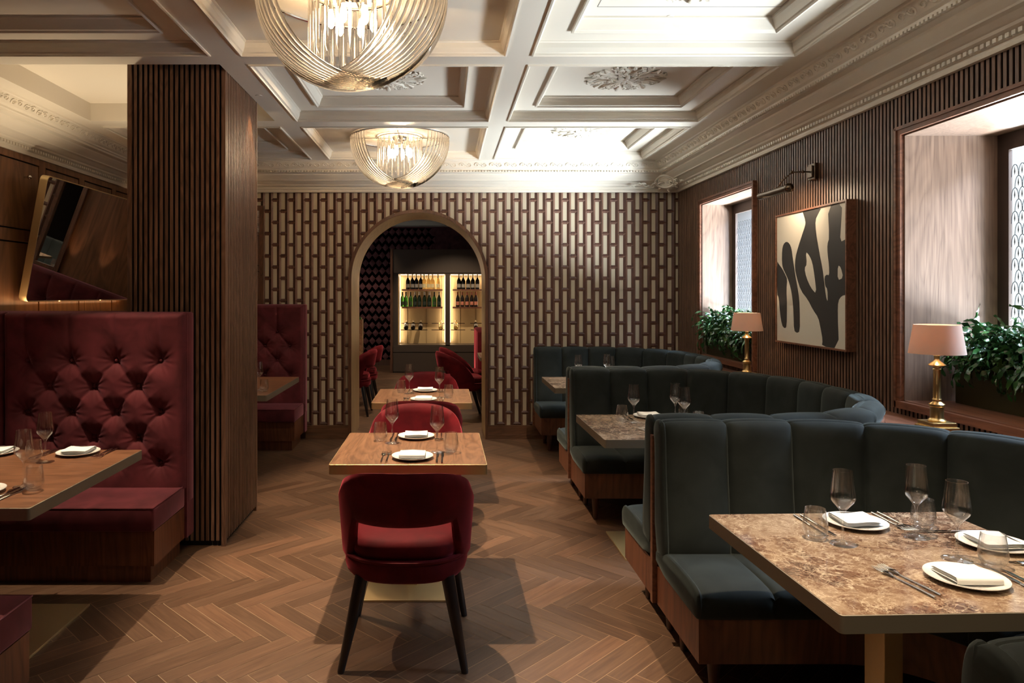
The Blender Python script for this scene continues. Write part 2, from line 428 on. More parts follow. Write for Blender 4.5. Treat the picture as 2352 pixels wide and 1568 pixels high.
def clip(poly, n, d):
    """keep the side n.p >= d of a polygon of (x, z, y)"""
    out = []
    for i in range(len(poly)):
        p, q = poly[i], poly[(i+1) % len(poly)]
        dp = n[0]*p[0]+n[1]*p[1]-d; dq = n[0]*q[0]+n[1]*q[1]-d
        if dp >= 0: out.append(p)
        if (dp >= 0) != (dq >= 0):
            t = dp/(dp-dq); out.append(tuple(p[k]+(q[k]-p[k])*t for k in range(3)))
    return out
tl = MB()
TW, TH = 0.0864, 0.2398
RO = AR + 0.012
def tile(x, z):
    planes = []
    cx, cz = x+TW/2, z+TH/2
    if cz+TH/2 > AZ-0.02 and math.hypot(cx-AX, max(cz-AZ, 0)) < RO+0.3 and cz > AZ-0.12:
        # nearest point of the tile to the arch centre
        dx, dz = cx-AX, max(cz-AZ, 0.0)
        l = math.hypot(dx, dz) or 1
        n = (dx/l, dz/l); planes.append((n, n[0]*AX+n[1]*AZ+RO))
    elif cz <= AZ and abs(cx-AX) < RO+0.1:
        n = (1, 0) if cx > AX else (-1, 0); planes.append((n, n[0]*AX+RO))
    planes.append(((0, -1), -2.66)); planes.append(((0, 1), 0.13)); planes.append(((-1, 0), -XR)); planes.append(((1, 0), -2.05))
    a, b, t, q, dz = 0.0195, 0.0270, 0.020, 0.020, 0.010
    o = [(x, z), (x+TW, z), (x+TW, z+TH), (x, z+TH)]
    i_ = [(x+a, z+q), (x+TW-b, z+q), (x+TW-b, z+TH-t), (x+a, z+TH-t)]
    f = 0.0; d = dz
    def P(p, y): return (p[0], p[1], y)
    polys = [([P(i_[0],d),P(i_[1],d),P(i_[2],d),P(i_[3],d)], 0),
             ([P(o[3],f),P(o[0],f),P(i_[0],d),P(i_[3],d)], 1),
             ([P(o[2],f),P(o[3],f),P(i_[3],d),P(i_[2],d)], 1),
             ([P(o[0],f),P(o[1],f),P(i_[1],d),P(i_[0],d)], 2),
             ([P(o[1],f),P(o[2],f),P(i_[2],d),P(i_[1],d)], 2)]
    for p, mi in polys:
        for n, dd in planes:
            p = clip(p, n, dd)
            if len(p) < 3: break
        if len(p) >= 3:
            tl._a([(v[0], YB+v[2], v[1]) for v in p], [tuple(range(len(p)))], mi)
ncol = int((XR+2.05)/TW)+3
for i in range(ncol):
    x = XR - (i+1)*TW + 0.043
    z = 0.13 - TH + (TH/2 if i % 2 else 0) + 0.03
    while z < 2.66:
        tile(x, z); z += TH
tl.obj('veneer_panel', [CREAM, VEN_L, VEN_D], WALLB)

# arch lining and trim
ar = MB(); tr = MB()
def arch_pts(r, z0=0.0, n=48):
    return [(AX-r, z0)] + [(AX+r*math.cos(PI-PI*i/n), AZ+r*math.sin(PI-PI*i/n)) for i in range(n+1)] + [(AX+r, z0)]
def arch_band(mb, r0, r1, y0, y1):
    a, b = arch_pts(r0), arch_pts(r1)
    vs = [(x, y0, z) for x, z in a] + [(x, y0, z) for x, z in b] + [(x, y1, z) for x, z in a] + [(x, y1, z) for x, z in b]
    n = len(a); fs = []
    for i in range(n-1):
        fs += [(i, i+1, n+i+1, n+i), (2*n+i, 3*n+i, 3*n+i+1, 2*n+i+1), (i, 2*n+i, 2*n+i+1, i+1), (n+i, n+i+1, 3*n+i+1, 3*n+i)]
    mb._a(vs, fs)
arch_band(ar, AR-0.004, AR+0.004, YB-0.02, YB2+0.02)
arch_band(tr, AR-0.002, AR+0.030, YB-0.035, YB+0.015)
wm = wood('arch lining walnut', (0.26, 0.16, 0.07), (0.46, 0.31, 0.15), 'z', 0.6, 0.35)
struct(ar.obj('trim_arch_lining', wm, smooth=30)); struct(tr.obj('trim_arch', WAL_DARK, smooth=30))
b = MB().box(-1.48, AX-AR-0.03, YB-0.02, YB+0.01, 0, 0.145).box(AX+AR+0.03, XR, YB-0.02, YB+0.01, 0, 0.145)
b.box(-1.48, AX-AR-0.03, YB-0.026, YB, 0, 0.05).box(AX+AR+0.03, XR, YB-0.026, YB, 0, 0.05)
struct(b.obj('baseboard_back', WAL_BASE))
# wood bay at the far left of the back wall with a framed mirror
b = MB().box(XL, -2.05, YB-0.03, YB+0.02, 0, 2.65)
struct(b.obj('trim_wood_bay', WAL_PANEL))
t = thing('wall_mirror', 'narrow dark framed mirror on the back wall, half hidden by the slatted pillar', 'mirror', (-2.05, YB-0.03, 1.96))
m = MB()
for (x0, x1, z0, z1) in ((-0.18,-0.13,-.53,.53),(0.085,0.13,-.53,.53),(-.13,.085,-.53,-.48),(-.13,.085,.48,.53)): m.box(x0, x1, -0.035, 0, z0, z1)
m.obj('frame', WAL_DARK, t)
MIRROR = simple('mirror glass', (0.8, 0.8, 0.8), 0.01, 1.0)
MB().box(-0.13, 0.085, -0.012, -0.004, -.48, .48).obj('mirror_glass', MIRROR, t)

# ------------------------------------------------------------------ right wall
YW1 = (2.60, 3.885); YW2 = (5.76, 6.925); ZW = (0.965, 2.42)
WINS = [(YW1, 3.014), (YW2, 2.80)]
wr = MB()
ys = [YF, YW1[0], YW1[1], YW2[0], YW2[1], YB+0.1]
for i in range(0, 5, 2): wr.box(XR+0.022, 3.06, ys[i], ys[i+1], 0, 3.2)
for (y0, y1) in (YW1, YW2): wr.box(XR+0.022, 3.06, y0, y1, 0, ZW[0]-0.01); wr.box(XR+0.022, 3.06, y0, y1, ZW[1]+0.01, 3.2)
WR = struct(wr.obj('wall_right', SLAT_BACK))
sl = MB(); PITCH = 0.0335; y = YB-0.012
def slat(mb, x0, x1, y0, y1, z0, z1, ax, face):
    """a slat with a veneered face and edges coloured dark as gap shade; ax/face tell which side looks into the room"""
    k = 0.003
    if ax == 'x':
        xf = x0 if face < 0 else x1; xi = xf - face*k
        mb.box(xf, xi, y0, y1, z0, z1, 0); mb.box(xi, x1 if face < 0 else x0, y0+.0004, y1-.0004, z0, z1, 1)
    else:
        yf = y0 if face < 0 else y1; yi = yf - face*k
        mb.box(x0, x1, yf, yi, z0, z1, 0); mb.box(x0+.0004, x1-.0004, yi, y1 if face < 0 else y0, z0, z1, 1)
while y > 0.3:
    a, b_ = y-0.0190, y
    spans = [(0.0, 2.66)]
    for (w0, w1) in (YW1, YW2):
        if b_ > w0-0.03 and a < w1+0.03: spans = [(0.0, ZW[0]-0.035), (ZW[1]+0.035, 2.66)]
    for (z0, z1) in spans: slat(sl, XR, XR+0.024, a, b_, z0, z1, 'x', -1)
    y -= PITCH
sl.obj('slat_panel', [WAL_SLAT, SLAT_SHADE], WR)

def make_window(n, yr, xg):
    y0, y1 = yr; z0, z1 = ZW
    t = struct(thing('window_%d' % n, 'x', 'window', (XR, (y0+y1)/2, z0)))
    del t['label']; del t['category']
    ox, oy, oz = XR, (y0+y1)/2, z0
    hy = (y1-y0)/2; hz = z1-z0; d = xg-XR
    # surround standing 2 cm off the slats
    m = MB(); k = 0.038
    m.box(-0.022, 0.03, -hy-k, -hy, -k, hz+k).box(-0.022, 0.03, hy, hy+k, -k, hz+k).box(-0.022, 0.03, -hy, hy, hz, hz+k).box(-0.030, 0.03, -hy-k, hy+k, -k, 0)
    m.box(-0.030, 0.03, -hy-k-.006, -hy-k+.012, -k, hz+k).box(-0.030, 0.03, hy+k-.012, hy+k+.006, -k, hz+k).box(-0.03, 0.03, -hy-k, hy+k, hz+k-.012, hz+k+.006)
    m.obj('window_surround', WAL_SILL, t)
    m = MB(); e = 0.008
    m.box(0.0, d, hy-e, hy+0.01, 0, hz).box(0.0, d, -hy-0.01, -hy+e, 0, hz).box(0.0, d, -hy, hy, hz-e, hz+0.01)
    m.obj('window_reveal', WAL_REVEAL, t)
    MB().box(0.0, d, -hy, hy, -0.01, 0.004).obj('window_sill', WAL_SILL, t)
    m = MB(); f = 0.085; g = d+0.02
    m.box(d, g, hy-f, hy+.01, 0, hz).box(d, g, -hy-.01, -hy+f, 0, hz).box(d, g, -hy+f, hy-f, hz-0.10, hz).box(d, g, -hy+f, hy-f, 0, 0.09)
    m.box(d, g, -0.02, 0.02, 0.09, hz-0.10)
    m.obj('window_frame', FRAME_B, t)
    MB().box(d+0.008, d+0.013, -hy+f-.01, hy-f+.01, 0.08, hz-0.09).obj('window_pane', PANE, t)
    # fish-scale tracery
    m = MB(); cw, rh = 0.048, 0.062; x = d+0.004
    rows = int((hz-0.2)/rh)+1; cols = int((2*(hy-f))/cw)+1
    for r in range(rows):
        for c in range(cols+1):
            yc = -hy+f+(c+(1.0 if r % 2 else 0.5))*cw; zc = 0.09+r*rh
            if yc-cw/2 < -hy+f-0.001 or yc+cw/2 > hy-f+0.001 or zc+rh*2 > hz-0.095: continue
            p = [Vector((x, yc+cw/2*math.cos(a), zc+(rh*1.04)*math.sin(a)**0.85)) for a in [PI*i/10 for i in range(11)]]
            for i in range(10):
                q0, q1 = p[i], p[i+1]; tt = (q1-q0).normalized(); nn = Vector((0, -tt.z, tt.y))*0.0013
                m._a([q0-nn, q1-nn, q1+nn, q0+nn, q0-nn+Vector((.003,0,0)), q1-nn+Vector((.003,0,0)), q1+nn+Vector((.003,0,0)), q0+nn+Vector((.003,0,0))],
                     [(0,1,2,3),(4,7,6,5)])
            s_ = [(yc, zc+rh*0.12), (yc+0.0045, zc+rh*0.42), (yc, zc+rh*0.92), (yc-0.0045, zc+rh*0.42)]
            m._a([(x, a_, b2) for a_, b2 in s_], [(0,1,2,3)])
    m.obj('window_tracery', LEADM, t)
    return t
for i, (yr, xg) in enumerate(WINS): make_window(i+1, yr, xg)

# ledge of walnut between the booths and the slatted wall
BYC = [-0.03, 2.12, 4.27, 6.42]
BX0, BXS, BR, BHS, BH = 0.95, 1.47, 0.78, 0.16, 0.94
def outer_x(y, off):
    best = 0
    for yc in BYC:
        dy = abs(y-yc)
        if dy <= BHS: best = max(best, BXS+BR+off)
        elif dy-BHS < BR+off: best = max(best, BXS+math.sqrt((BR+off)**2-(dy-BHS)**2))
    return max(best, 1.45)
m = MB(); n = 260; y0_, y1_ = 0.9, YB-0.03
pts = [(outer_x(y0_+(y1_-y0_)*i/n, 0.137), y0_+(y1_-y0_)*i/n) for i in range(n+1)]
for i in range(n):
    (xa, ya), (xb, yb) = pts[i], pts[i+1]
    m._a([(xa,ya,.865),(XR,ya,.865),(XR,yb,.865),(xb,yb,.865),(xa,ya,.89),(XR,ya,.89),(XR,yb,.89),(xb,yb,.89)], [(0,1,2,3),(4,7,6,5),(0,3,7,4)])
struct(m.obj('trim_2', WAL_SILL))

# ------------------------------------------------------------------ left wall, other enclosing walls
m = MB().box(XL-0.25, XL-0.02, YF, YB+0.2, 0, 3.2)
WL = struct(m.obj('wall_left', SLAT_BACK))
m = MB(); gp = 0.012
edges = [0.6, 1.9, 3.2, 4.5, 5.80, 6.43, 7.06, 7.62]
for i in range(len(edges)-1):
    a, b_ = edges[i]+0.045, edges[i+1]-0.045
    for (z0, z1) in ((0.12, 1.955), (2.045, 2.585)): m.box(XL-0.012, XL+0.004, a+gp, b_-gp, z0+gp, z1-gp)
for e in edges: m.box(XL-0.02, XL+0.008, e-0.045, e+0.045, 0, 2.65)
for i in range(len(edges)-1):
    a, b_ = edges[i]+0.045, edges[i+1]-0.045
    for (z0, z1) in ((0, 0.12), (1.955, 2.045), (2.585, 2.65)): m.box(XL-0.02, XL+0.008, a, b_, z0, z1)
m.obj('wood_panelling', WAL_PANEL, WL)
struct(MB().box(XL-0.3, 3.3, YF-0.2, YF, 0, 3.2).obj('wall_front', WAL_DARK))

# ------------------------------------------------------------------ ceiling with coffers
def ring(mb, x0, x1, y0, y1, prof, mi=0):
    loops = []
    for (wd, z) in prof: loops.append([(x0+wd, y0+wd, z), (x1-wd, y0+wd, z), (x1-wd, y1-wd, z), (x0+wd, y1-wd, z)])
    vs = [p for l in loops for p in l]; fs = []
    for i in range(len(prof)-1):
        for k in range(4): fs.append((i*4+k, i*4+(k+1)%4, (i+1)*4+(k+1)%4, (i+1)*4+k))
    mb._a(vs, fs, mi)
XC = [(-2.80, -1.34), (-1.17, 0.36), (0.50, 2.02)]
YCL = [(-2.05, -0.63), (-0.47, 0.95), (1.10, 2.51), (2.67, 4.09), (4.25, 5.64), (5.83, 7.22)]
ce = MB()
xs = [XL+0.30] + [v for c in XC for v in c] + [XR-0.30]
yy = [YF] + [v for c in YCL for v in c] + [YB-0.30]
for i in range(0, len(xs), 2): ce.box(xs[i], xs[i+1], YF, YB-0.3, ZC, ZC+0.3)
for (x0, x1) in XC:
    for j in range(0, len(yy), 2): ce.box(x0, x1, yy[j], yy[j+1], ZC, ZC+0.3)
P1 = [(0, ZC), (0.0, ZC-0.008), (0.010, ZC-0.010), (0.014, ZC-0.002), (0.014, ZC+0.006), (0.022, ZC+0.012), (0.032, ZC+0.035), (0.036, ZC+0.060), (0.046, ZC+0.066), (0.046, ZM)]
P2 = [(0, ZM), (0, ZM-0.016), (0.012, ZM-0.018), (0.018, ZM-0.008), (0.026, ZM-0.004), (0.036, ZM+0.020), (0.048, ZM+0.044), (0.056, ZM+0.05), (0.056, ZP)]
for ci, (x0, x1) in enumerate(XC):
    for cj, (y0, y1) in enumerate(YCL):
        if ci == 0 and cj == 4:
            ce.box(x0-.02, x1+.02, y0-.02, y1+.02, ZC+0.14, ZC+0.16); continue
        if (ci, cj) in ((0, 0), (0, 1), (1, 0), (1, 1), (2, 0), (2, 1)):
            ce.box(x0-.02, x1+.02, y0-.02, y1+.02, ZM, ZM+0.02); continue
        ring(ce, x0, x1, y0, y1, P1)
        q = 0.046; s_ = 0.195
        ring(ce, x0+q, x1-q, y0+q, y1-q, [(0, ZM), (s_-q, ZM)])
        flat_b = (ci == 1 and cj in (3, 5))
        if flat_b:
            ce.box(x0+s_, x1-s_, y0+s_, y1-s_, ZM, ZM+0.01); continue
        ring(ce, x0+s_, x1-s_, y0+s_, y1-s_, P2)
        ce.box(x0+s_+0.05, x1-s_-0.05, y0+s_+0.05, y1-s_-0.05, ZP, ZP+0.01)
        if ci == 2 and cj == 3:
            a0, a1, b0, b1 = 0.80, 1.76, 3.1, 3.72
            for bx in ((a0, a1, b1-.004, b1), (a0, a1, b0, b0+.004), (a0, a0+.004, b0, b1), (a1-.004, a1, b0, b1)): ce.box(*bx, ZP-0.0015, ZP+.001, 1)
CEIL = struct(ce.obj('ceiling', [PLASTER, simple('hatch gap', (0.25, 0.23, 0.2), 0.8)]))
struct(MB().box(XL-0.3, 3.3, YF-0.2, YB+0.1, 3.2, 3.25).obj('ceiling_slab', SLAT_BACK))

# cornice swept round the room
prof = [(0.0, 2.636), (0.026, 2.636), (0.030, 2.652), (0.030, 2.664), (0.040, 2.668), (0.043, 2.690), (0.056, 2.694), (0.072, 2.700), (0.080, 2.712),
        (0.090, 2.716), (0.125, 2.735), (0.150, 2.742), (0.155, 2.750), (0.190, 2.772), (0.215, 2.790), (0.222, 2.800), (0.235, 2.802), (0.262, 2.806), (0.268, 2.820),
        (0.282, 2.824), (0.284, 2.836), (0.292, 2.842), (0.300, 2.848), (0.336, 2.905), (0.344, 2.909), (0.350, 2.921), (0.352, 2.93)]
co = MB()
vs = []
for (p, z) in prof:
    vs += [(XL+p, YF, z), (XL+p, YB-p, z), (XR-p, YB-p, z), (XR-p, YF, z)]
fs = []
for i in range(len(prof)-1):
    for k in range(3): fs.append((i*4+k, i*4+k+1, (i+1)*4+k+1, (i+1)*4+k))
co._a(vs, fs)
CORN = struct(co.obj('trim_1', PLASTER))
dn = MB()
y = YB-0.06
while y > 2.2:
    dn.box(XR-0.055, XR-0.041, y-0.011, y+0.011, 2.670, 2.690)
    if y > 4.5: dn.box(XL+0.041, XL+0.055, y-0.011, y+0.011, 2.670, 2.690)
    y -= 0.036
x = -2.3
while x < XR-0.06:
    dn.box(x-0.009, x+0.009, YB-0.288, YB-0.272, 2.808, 2.822); x += 0.030
y = YB-0.3
while y > 2.3:
    dn.box(XR-0.288, XR-0.272, y-0.009, y+0.009, 2.808, 2.822); y -= 0.03
dn.obj('dentil_molding', PLASTER, CORN)
fr = MB()
def scroll(mb, c, u, v, nrm, s, sgn=1, turns=1.4, r=0.0065):
    c, u, v, nrm = map(Vector, (c, u, v, nrm)); pts = []; rs = []
    for i in range(15):
        t_ = i/14; a = sgn*turns*2*PI*t_; rr = s*(1-0.85*t_)
        pts.append(c + u*(rr*math.cos(a)) + v*(rr*math.sin(a)*0.8) + nrm*0.002); rs.append(r*(1-0.35*t_))
    mb.tube(pts, rs, 5)
    a = c + u*s; mb.tube([a, a+u*s*0.7+v*s*0.55, a+u*s*1.3+v*s*0.2], [r*0.9, r, r*0.3], 5)
def frieze_run(mb, p0, p1, inward, pitch=0.078):
    p0, p1 = Vector(p0), Vector(p1); d = (p1-p0); n = int(d.length/pitch); u = d.normalized()
    v = (Vector(inward)*0.036 + Vector((0, 0, 0.057))).normalized(); nr = u.cross(v)
    if nr.z > 0: nr = -nr
    for i in range(n):
        c = p0 + u*((i+0.5)*pitch)
        scroll(mb, c, u*(1 if i % 2 else -1), v, nr, 0.031, 1 if i % 2 else -1)
frieze_run(fr, (-2.9, YB-0.318, 2.877), (XR-0.34, YB-0.318, 2.877), (0, -1, 0))
frieze_run(fr, (XR-0.318, YB-0.36, 2.877), (XR-0.318, 2.4, 2.877), (-1, 0, 0))
frieze_run(fr, (XL+0.318, YB-0.36, 2.877), (XL+0.318, 4.2, 2.877), (1, 0, 0))
fr.obj('scroll_frieze', PLASTER, CORN, smooth=50)
def cartouche(mb, cx, cy, sx):
    # oval cartouche set across the corner of the cove with scrolls running out along both walls
    u = Vector((sx, 1, 0)).normalized() if False else Vector((1, sx*-1*0+0, 0))
    d = Vector((sx, 1, 0)).normalized()          # points into the corner
    u = Vector((1, -sx, 0)).normalized(); v = (Vector((0,0,1))*0.8 - d*0.5).normalized(); nr = -(d*0.7+Vector((0,0,0.4))).normalized()
    c = Vector((cx, cy, 2.735))
    mb.tube([c-nr*.05, c+nr*.012, c+nr*.020], [0.085, 0.075, 0.045], 24, up=v)
    for rr, tt in ((0.090, 0.017), (0.062, 0.009)):
        pts = [c + u*(rr*1.15*math.cos(2*PI*i/24)) + v*(rr*0.75*math.sin(2*PI*i/24)) + nr*0.02 for i in range(24)]
        mb.tube(pts, tt, 6, closed=True)
    for k in range(8):
        a = 2*PI*k/8; scroll(mb, c + u*(0.105*math.cos(a)) + v*(0.075*math.sin(a)) + nr*0.02, u*math.cos(a)+v*math.sin(a), v*math.cos(a)-u*math.sin(a), nr, 0.026, 1, 1.2, 0.009)
    for side in (0, 1):
        uu = Vector((-sx, 0, 0)) if side == 0 else Vector((0, -1, 0))
        inw = Vector((0, -1, 0)) if side == 0 else Vector((-sx, 0, 0))
        vv = (inw*0.09+Vector((0, 0, 0.06))).normalized(); n2 = (inw*0.5+Vector((0, 0, -0.9))).normalized()
        base = Vector((cx+sx*0.16, cy+0.16, 2.70)) + inw*0.12
        for k in range(5):
            s_ = 0.05-0.007*k
            scroll(mb, base + uu*(0.10+0.095*k) + vv*(0.012*(1 if k % 2 else -1)) + n2*0.006, uu, vv*(1 if k % 2 else -1), n2, s_, 1, 1.3, 0.010-0.001*k)
ca = MB(); cartouche(ca, XR-0.19, YB-0.19, 1); cartouche(ca, XL+0.19, YB-0.19, -1)
ca.obj('corner_ornament', PLASTER, CORN, smooth=50)

# plaster rosettes
def make_rosette():
    t = thing('ceiling_rosette', 'x', 'rosette', (0, 0, ZP))
    m = MB(); rnd = random.Random(3)
    m.ball((0, 0, -0.004), 0.03, 8, sz=0.6)
    for k in range(8):
        a = 2*PI*k/8; u = Vector((math.cos(a), math.sin(a), 0)); v = Vector((-u.y, u.x, 0)); nz = Vector((0, 0, -1))
        m.tube([u*0.02+nz*.01, u*0.06+nz*.018, u*0.10+nz*.006], [0.012, 0.02, 0.004], 6, flat=0.6)
        for s_ in (1, -1):
            pts = [u*0.07+v*s_*0.0, u*0.12+v*s_*0.03, u*0.18+v*s_*0.028, u*0.22+v*s_*0.06, u*0.255+v*s_*0.045]
            m.tube([p+nz*0.006 for p in pts], [0.008, 0.013, 0.011, 0.009, 0.004], 6, flat=0.9)
            scroll(m, u*(0.155+0.01*(k % 2))+v*s_*0.062+nz*0.005, u*s_, v, nz, 0.033, s_, 1.5, 0.0085)
            scroll(m, u*0.228+v*s_*0.070+nz*0.005, v*s_, u, nz, 0.030, -s_, 1.3, 0.0075)
            scroll(m, u*0.10+v*s_*0.03+nz*0.012, u, v*s_, nz, 0.022, s_, 1.2, 0.007)
        m.tube([u*0.20+nz*.004, u*0.245+nz*.014, u*(0.285-0.02*(k % 2))+nz*.004], [0.006, 0.018, 0.004], 6, flat=0.7)
    m.obj('scroll_relief', PLASTER, t, smooth=60)
    return t
pr = make_rosette(); us = []
for (cx, cy, lb) in (((XC[2][0]+XC[2][1])/2, 4.945, 'round plaster scroll rosette in the brightly lit ceiling coffer above the middle booth'),
                     ((XC[2][0]+XC[2][1])/2, 6.525, 'round plaster scroll rosette in the far window-side coffer, brightest lit'),
                     ((XC[2][0]+XC[2][1])/2, 3.38, 'plaster rosette cut by the top of the frame, inside a thin hatch outline'),
                     ((XC[1][0]+XC[1][1])/2, 4.945, 'shadowed plaster scroll rosette in the coffer between the two glass chandeliers')):
    place(pr, us, (cx, cy, ZP), 0, lb, 'plaster ceiling rosettes')

# ------------------------------------------------------------------ slatted pillar
def make_pillar():
    x0, x1, y0, y1 = -1.946, -1.342, 4.372, 5.115
    m = MB().box(x0+.025, x1-.025, y0+.025, y1-.025, 0, ZC+0.13)
    p = struct(m.obj('pillar', SLAT_BACK))
    s_ = MB(); zt = ZC+0.135; e = 0.026
    for (u0, u1) in ((x0, x0+e), (x1-e, x1)):
        for (v0, v1) in ((y0, y0+e), (y1-e, y1)): s_.box(u0, u1, v0, v1, 0.0, zt)
    n = 17; g = (x1-x0-2*e-0.014)/n
    for i in range(n):
        a = x0+e+0.014+i*g
        slat(s_, a, a+g*0.58, y0+.002, y0+0.026, 0.035, zt, 'y', -1); slat(s_, a, a+g*0.58, y1-0.026, y1-.002, 0.035, zt, 'y', 1)
    n = 20; g = (y1-y0-2*e-0.016)/n
    for i in range(n):
        a = y0+e+0.016+i*g
        slat(s_, x0+.002, x0+0.026, a, a+g*0.55, 0.035, zt, 'x', -1); slat(s_, x1-0.026, x1-.002, a, a+g*0.55, 0.035, zt, 'x', 1)
    s_.obj('slat_panel', [WAL_SLAT, SLAT_SHADE], p)
make_pillar()

# ------------------------------------------------------------------ chandeliers
def make_chandelier():
    t = thing('glass_chandelier', 'x', 'chandelier')
    Rr, D = 0.445, 0.46
    def hoop(mb, a0, a1, depth, rad):
        p0 = Vector((rad*math.cos(a0), rad*math.sin(a0), 0)); p1 = Vector((rad*math.cos(a1), rad*math.sin(a1), 0))
        pts = []
        for i in range(33):
            s_ = PI*i/32
            c = (p0+p1)/2 + (p0-p1)/2*math.cos(s_)
            pts.append((c.x, c.y, -depth*math.sin(s_)**0.92))
        mb.tube(pts, 0.0098, 8)
    n = 11
    for nm, st in (('swag_rods', 178), ('swag_rods', -2)):
        m = MB()
        for k in range(n):
            d = k*5.0
            if st == 178: a0, a1 = R(st+d), R(st+180+d*0.55); dep = D-0.0035*k
            else: a0, a1 = R(st-d), R(st-180-d*0.5); dep = D-0.03-0.0035*k
            hoop(m, a0, a1, dep, Rr)
        m.obj(nm, ROD, t, smooth=60)
    m = MB()
    for k in range(22):
        a = 2*PI*k/22
        m.tube([(0.20*math.cos(a), 0.20*math.sin(a), -0.01), (0.20*math.cos(a), 0.20*math.sin(a), -0.30), (0.19*math.cos(a), 0.19*math.sin(a), -0.33)], [0.0085, 0.0085, 0.003], 7)
    m.obj('inner_rods', ROD, t, smooth=60)
    m = MB()
    for k in range(16):
        d = k*4.2; a0 = R(60+d)
        m.tube([(Rr*math.cos(a0), Rr*math.sin(a0), 0), (Rr*.96*math.cos(a0), Rr*.96*math.sin(a0), -0.15), (Rr*.80*math.cos(a0), Rr*.80*math.sin(a0), -0.28), (Rr*.5*math.cos(a0), Rr*.5*math.sin(a0), -0.39)], 0.008, 6)
    m.obj('back_rods', ROD, t, smooth=60)
    m = MB()
    m.tube([(Rr*math.cos(2*PI*k/48), Rr*math.sin(2*PI*k/48), 0.002) for k in range(48)], 0.008, 6, closed=True)
    m.tube([(0.2*math.cos(2*PI*k/32), 0.2*math.sin(2*PI*k/32), 0.0) for k in range(32)], 0.006, 6, closed=True)
    for k in range(4):
        a = PI*k/2; m.tube([(0, 0, 0.0), (Rr*math.cos(a), Rr*math.sin(a), 0.0)], 0.005, 6)
    m.lathe([(0.06, -0.02), (0.07, 0.0), (0.07, 0.015)], 20)
    m.obj('rim_frame', STEEL, t, smooth=50)
    for k in range(6):
        a = 2*PI*k/6+0.3; c = (0.10*math.cos(a), 0.10*math.sin(a))
        h_ = MB().lathe([(0.010, -0.088), (0.010, -0.015), (0.006, -0.0)], 8, (c[0], c[1], 0)).obj('bulb_holder', STEEL, t, smooth=60)
        MB().lathe([(0.006, -0.175), (0.016, -0.16), (0.017, -0.13), (0.009, -0.09), (0.008, -0.0885)], 10, (c[0], c[1], 0)).obj('bulb', BULB, h_, smooth=60)
    return t
ch = make_chandelier(); us = []
CHX = (XC[1][0]+XC[1][1])/2
place(ch, us, (CHX-0.03, 3.38, ZM-0.012), R(-4), 'large bowl chandelier of curved glass rods cut off by the top of the frame', 'glass rod chandeliers')
place(ch, us, (CHX, 6.52, ZM-0.012), 0, 'smaller-looking glass rod chandelier hanging in front of the tiled wall', 'glass rod chandeliers')
place(ch, us, (CHX, 0.24, ZM-0.012), 0, 'unseen glass rod chandelier added behind the camera for fill light', 'glass rod chandeliers')  # unseen copy, added to give frontal fill light
for (x, y) in ((CHX, 0.24), (CHX-0.03, 3.38), (CHX, 6.52)):  # first point is the added fill lamp behind the camera
    light('chandelier_light', 'POINT', (x, y, ZM-0.14), 27, (1.0, 0.68, 0.40), size=0.07)

# spot fittings
def make_spot():
    t = thing('ceiling_spotlight', 'x', 'spotlight')
    MB().lathe([(0.016, -0.003), (0.022, -0.003), (0.024, 0.0), (0.024, 0.01), (0.016, 0.01)], 20).obj('trim_ring', PLASTER, t, smooth=50)
    MB().lathe([(0.0, 0.003), (0.016, 0.003), (0.016, 0.006)], 16).obj('lens', SPOTM, t)
    return t

# ------------------------------------------------------------------ green velvet booths
EXT = 0.0
def booth_path(inset=0.0, ds=0.034, x_end=0.0):
    """inner outline of the booth, from the far left end round to the near left end: (x, y, nx, ny, s); n points into the booth"""
    r = BR - inset; out = []; s = 0.0
    segs = []
    L1 = BXS-BX0
    def add(x, y, nx, ny): out.append((x, y, nx, ny))
    n = max(2, int(L1/ds))
    for i in range(n): add(L1*i/n, BH-inset, 0, -1)
    n = int(PI/2*BR/ds)
    for i in range(n):
        a = PI/2*(1-i/n); add(L1+r*math.cos(a), BHS+r*math.sin(a), -math.cos(a), -math.sin(a))
    n = 9
    for i in range(n): add(L1+r, BHS-2*BHS*i/n, -1, 0)
    n = int(PI/2*BR/ds)
    for i in range(n):
        a = -PI/2*(i/n); add(L1+r*math.cos(a), -BHS+r*math.sin(a), -math.cos(a), -math.sin(a))
    n = max(2, int(L1/ds))
    for i in range(n+1): add(L1-(L1+EXT)*i/n, -BH+inset, 0, 1)
    return out
def resample(path, nch=14):
    s = [0.0]
    for i in range(1, len(path)): s.append(s[-1]+math.hypot(path[i][0]-path[i-1][0], path[i][1]-path[i-1][1]))
    T = s[-1]; out = []; fr_ = []
    ts = [0, .03, .07, .13, .22, .33, .44, .56, .67, .78, .87, .93, .97]
    j = 0
    for k in range(nch):
        for t in ts + ([1.0] if k == nch-1 else []):
            q = (k+t)/nch*T
            while j < len(s)-2 and s[j+1] < q: j += 1
            u = min(1, max(0, (q-s[j])/(s[j+1]-s[j]))); a, b_ = path[j], path[j+1]
            nx, ny = a[2]+(b_[2]-a[2])*u, a[3]+(b_[3]-a[3])*u; l = math.hypot(nx, ny)
            out.append((a[0]+(b_[0]-a[0])*u, a[1]+(b_[1]-a[1])*u, nx/l, ny/l)); fr_.append(t % 1.0)
    return out, fr_
def soften(prof):
    out = []
    for i in range(len(prof)):
        a, b_ = prof[i], prof[(i+1) % len(prof)]
        out += [tuple(a[k]*.75+b_[k]*.25 for k in range(3)), tuple(a[k]*.25+b_[k]*.75 for k in range(3))]
    return out
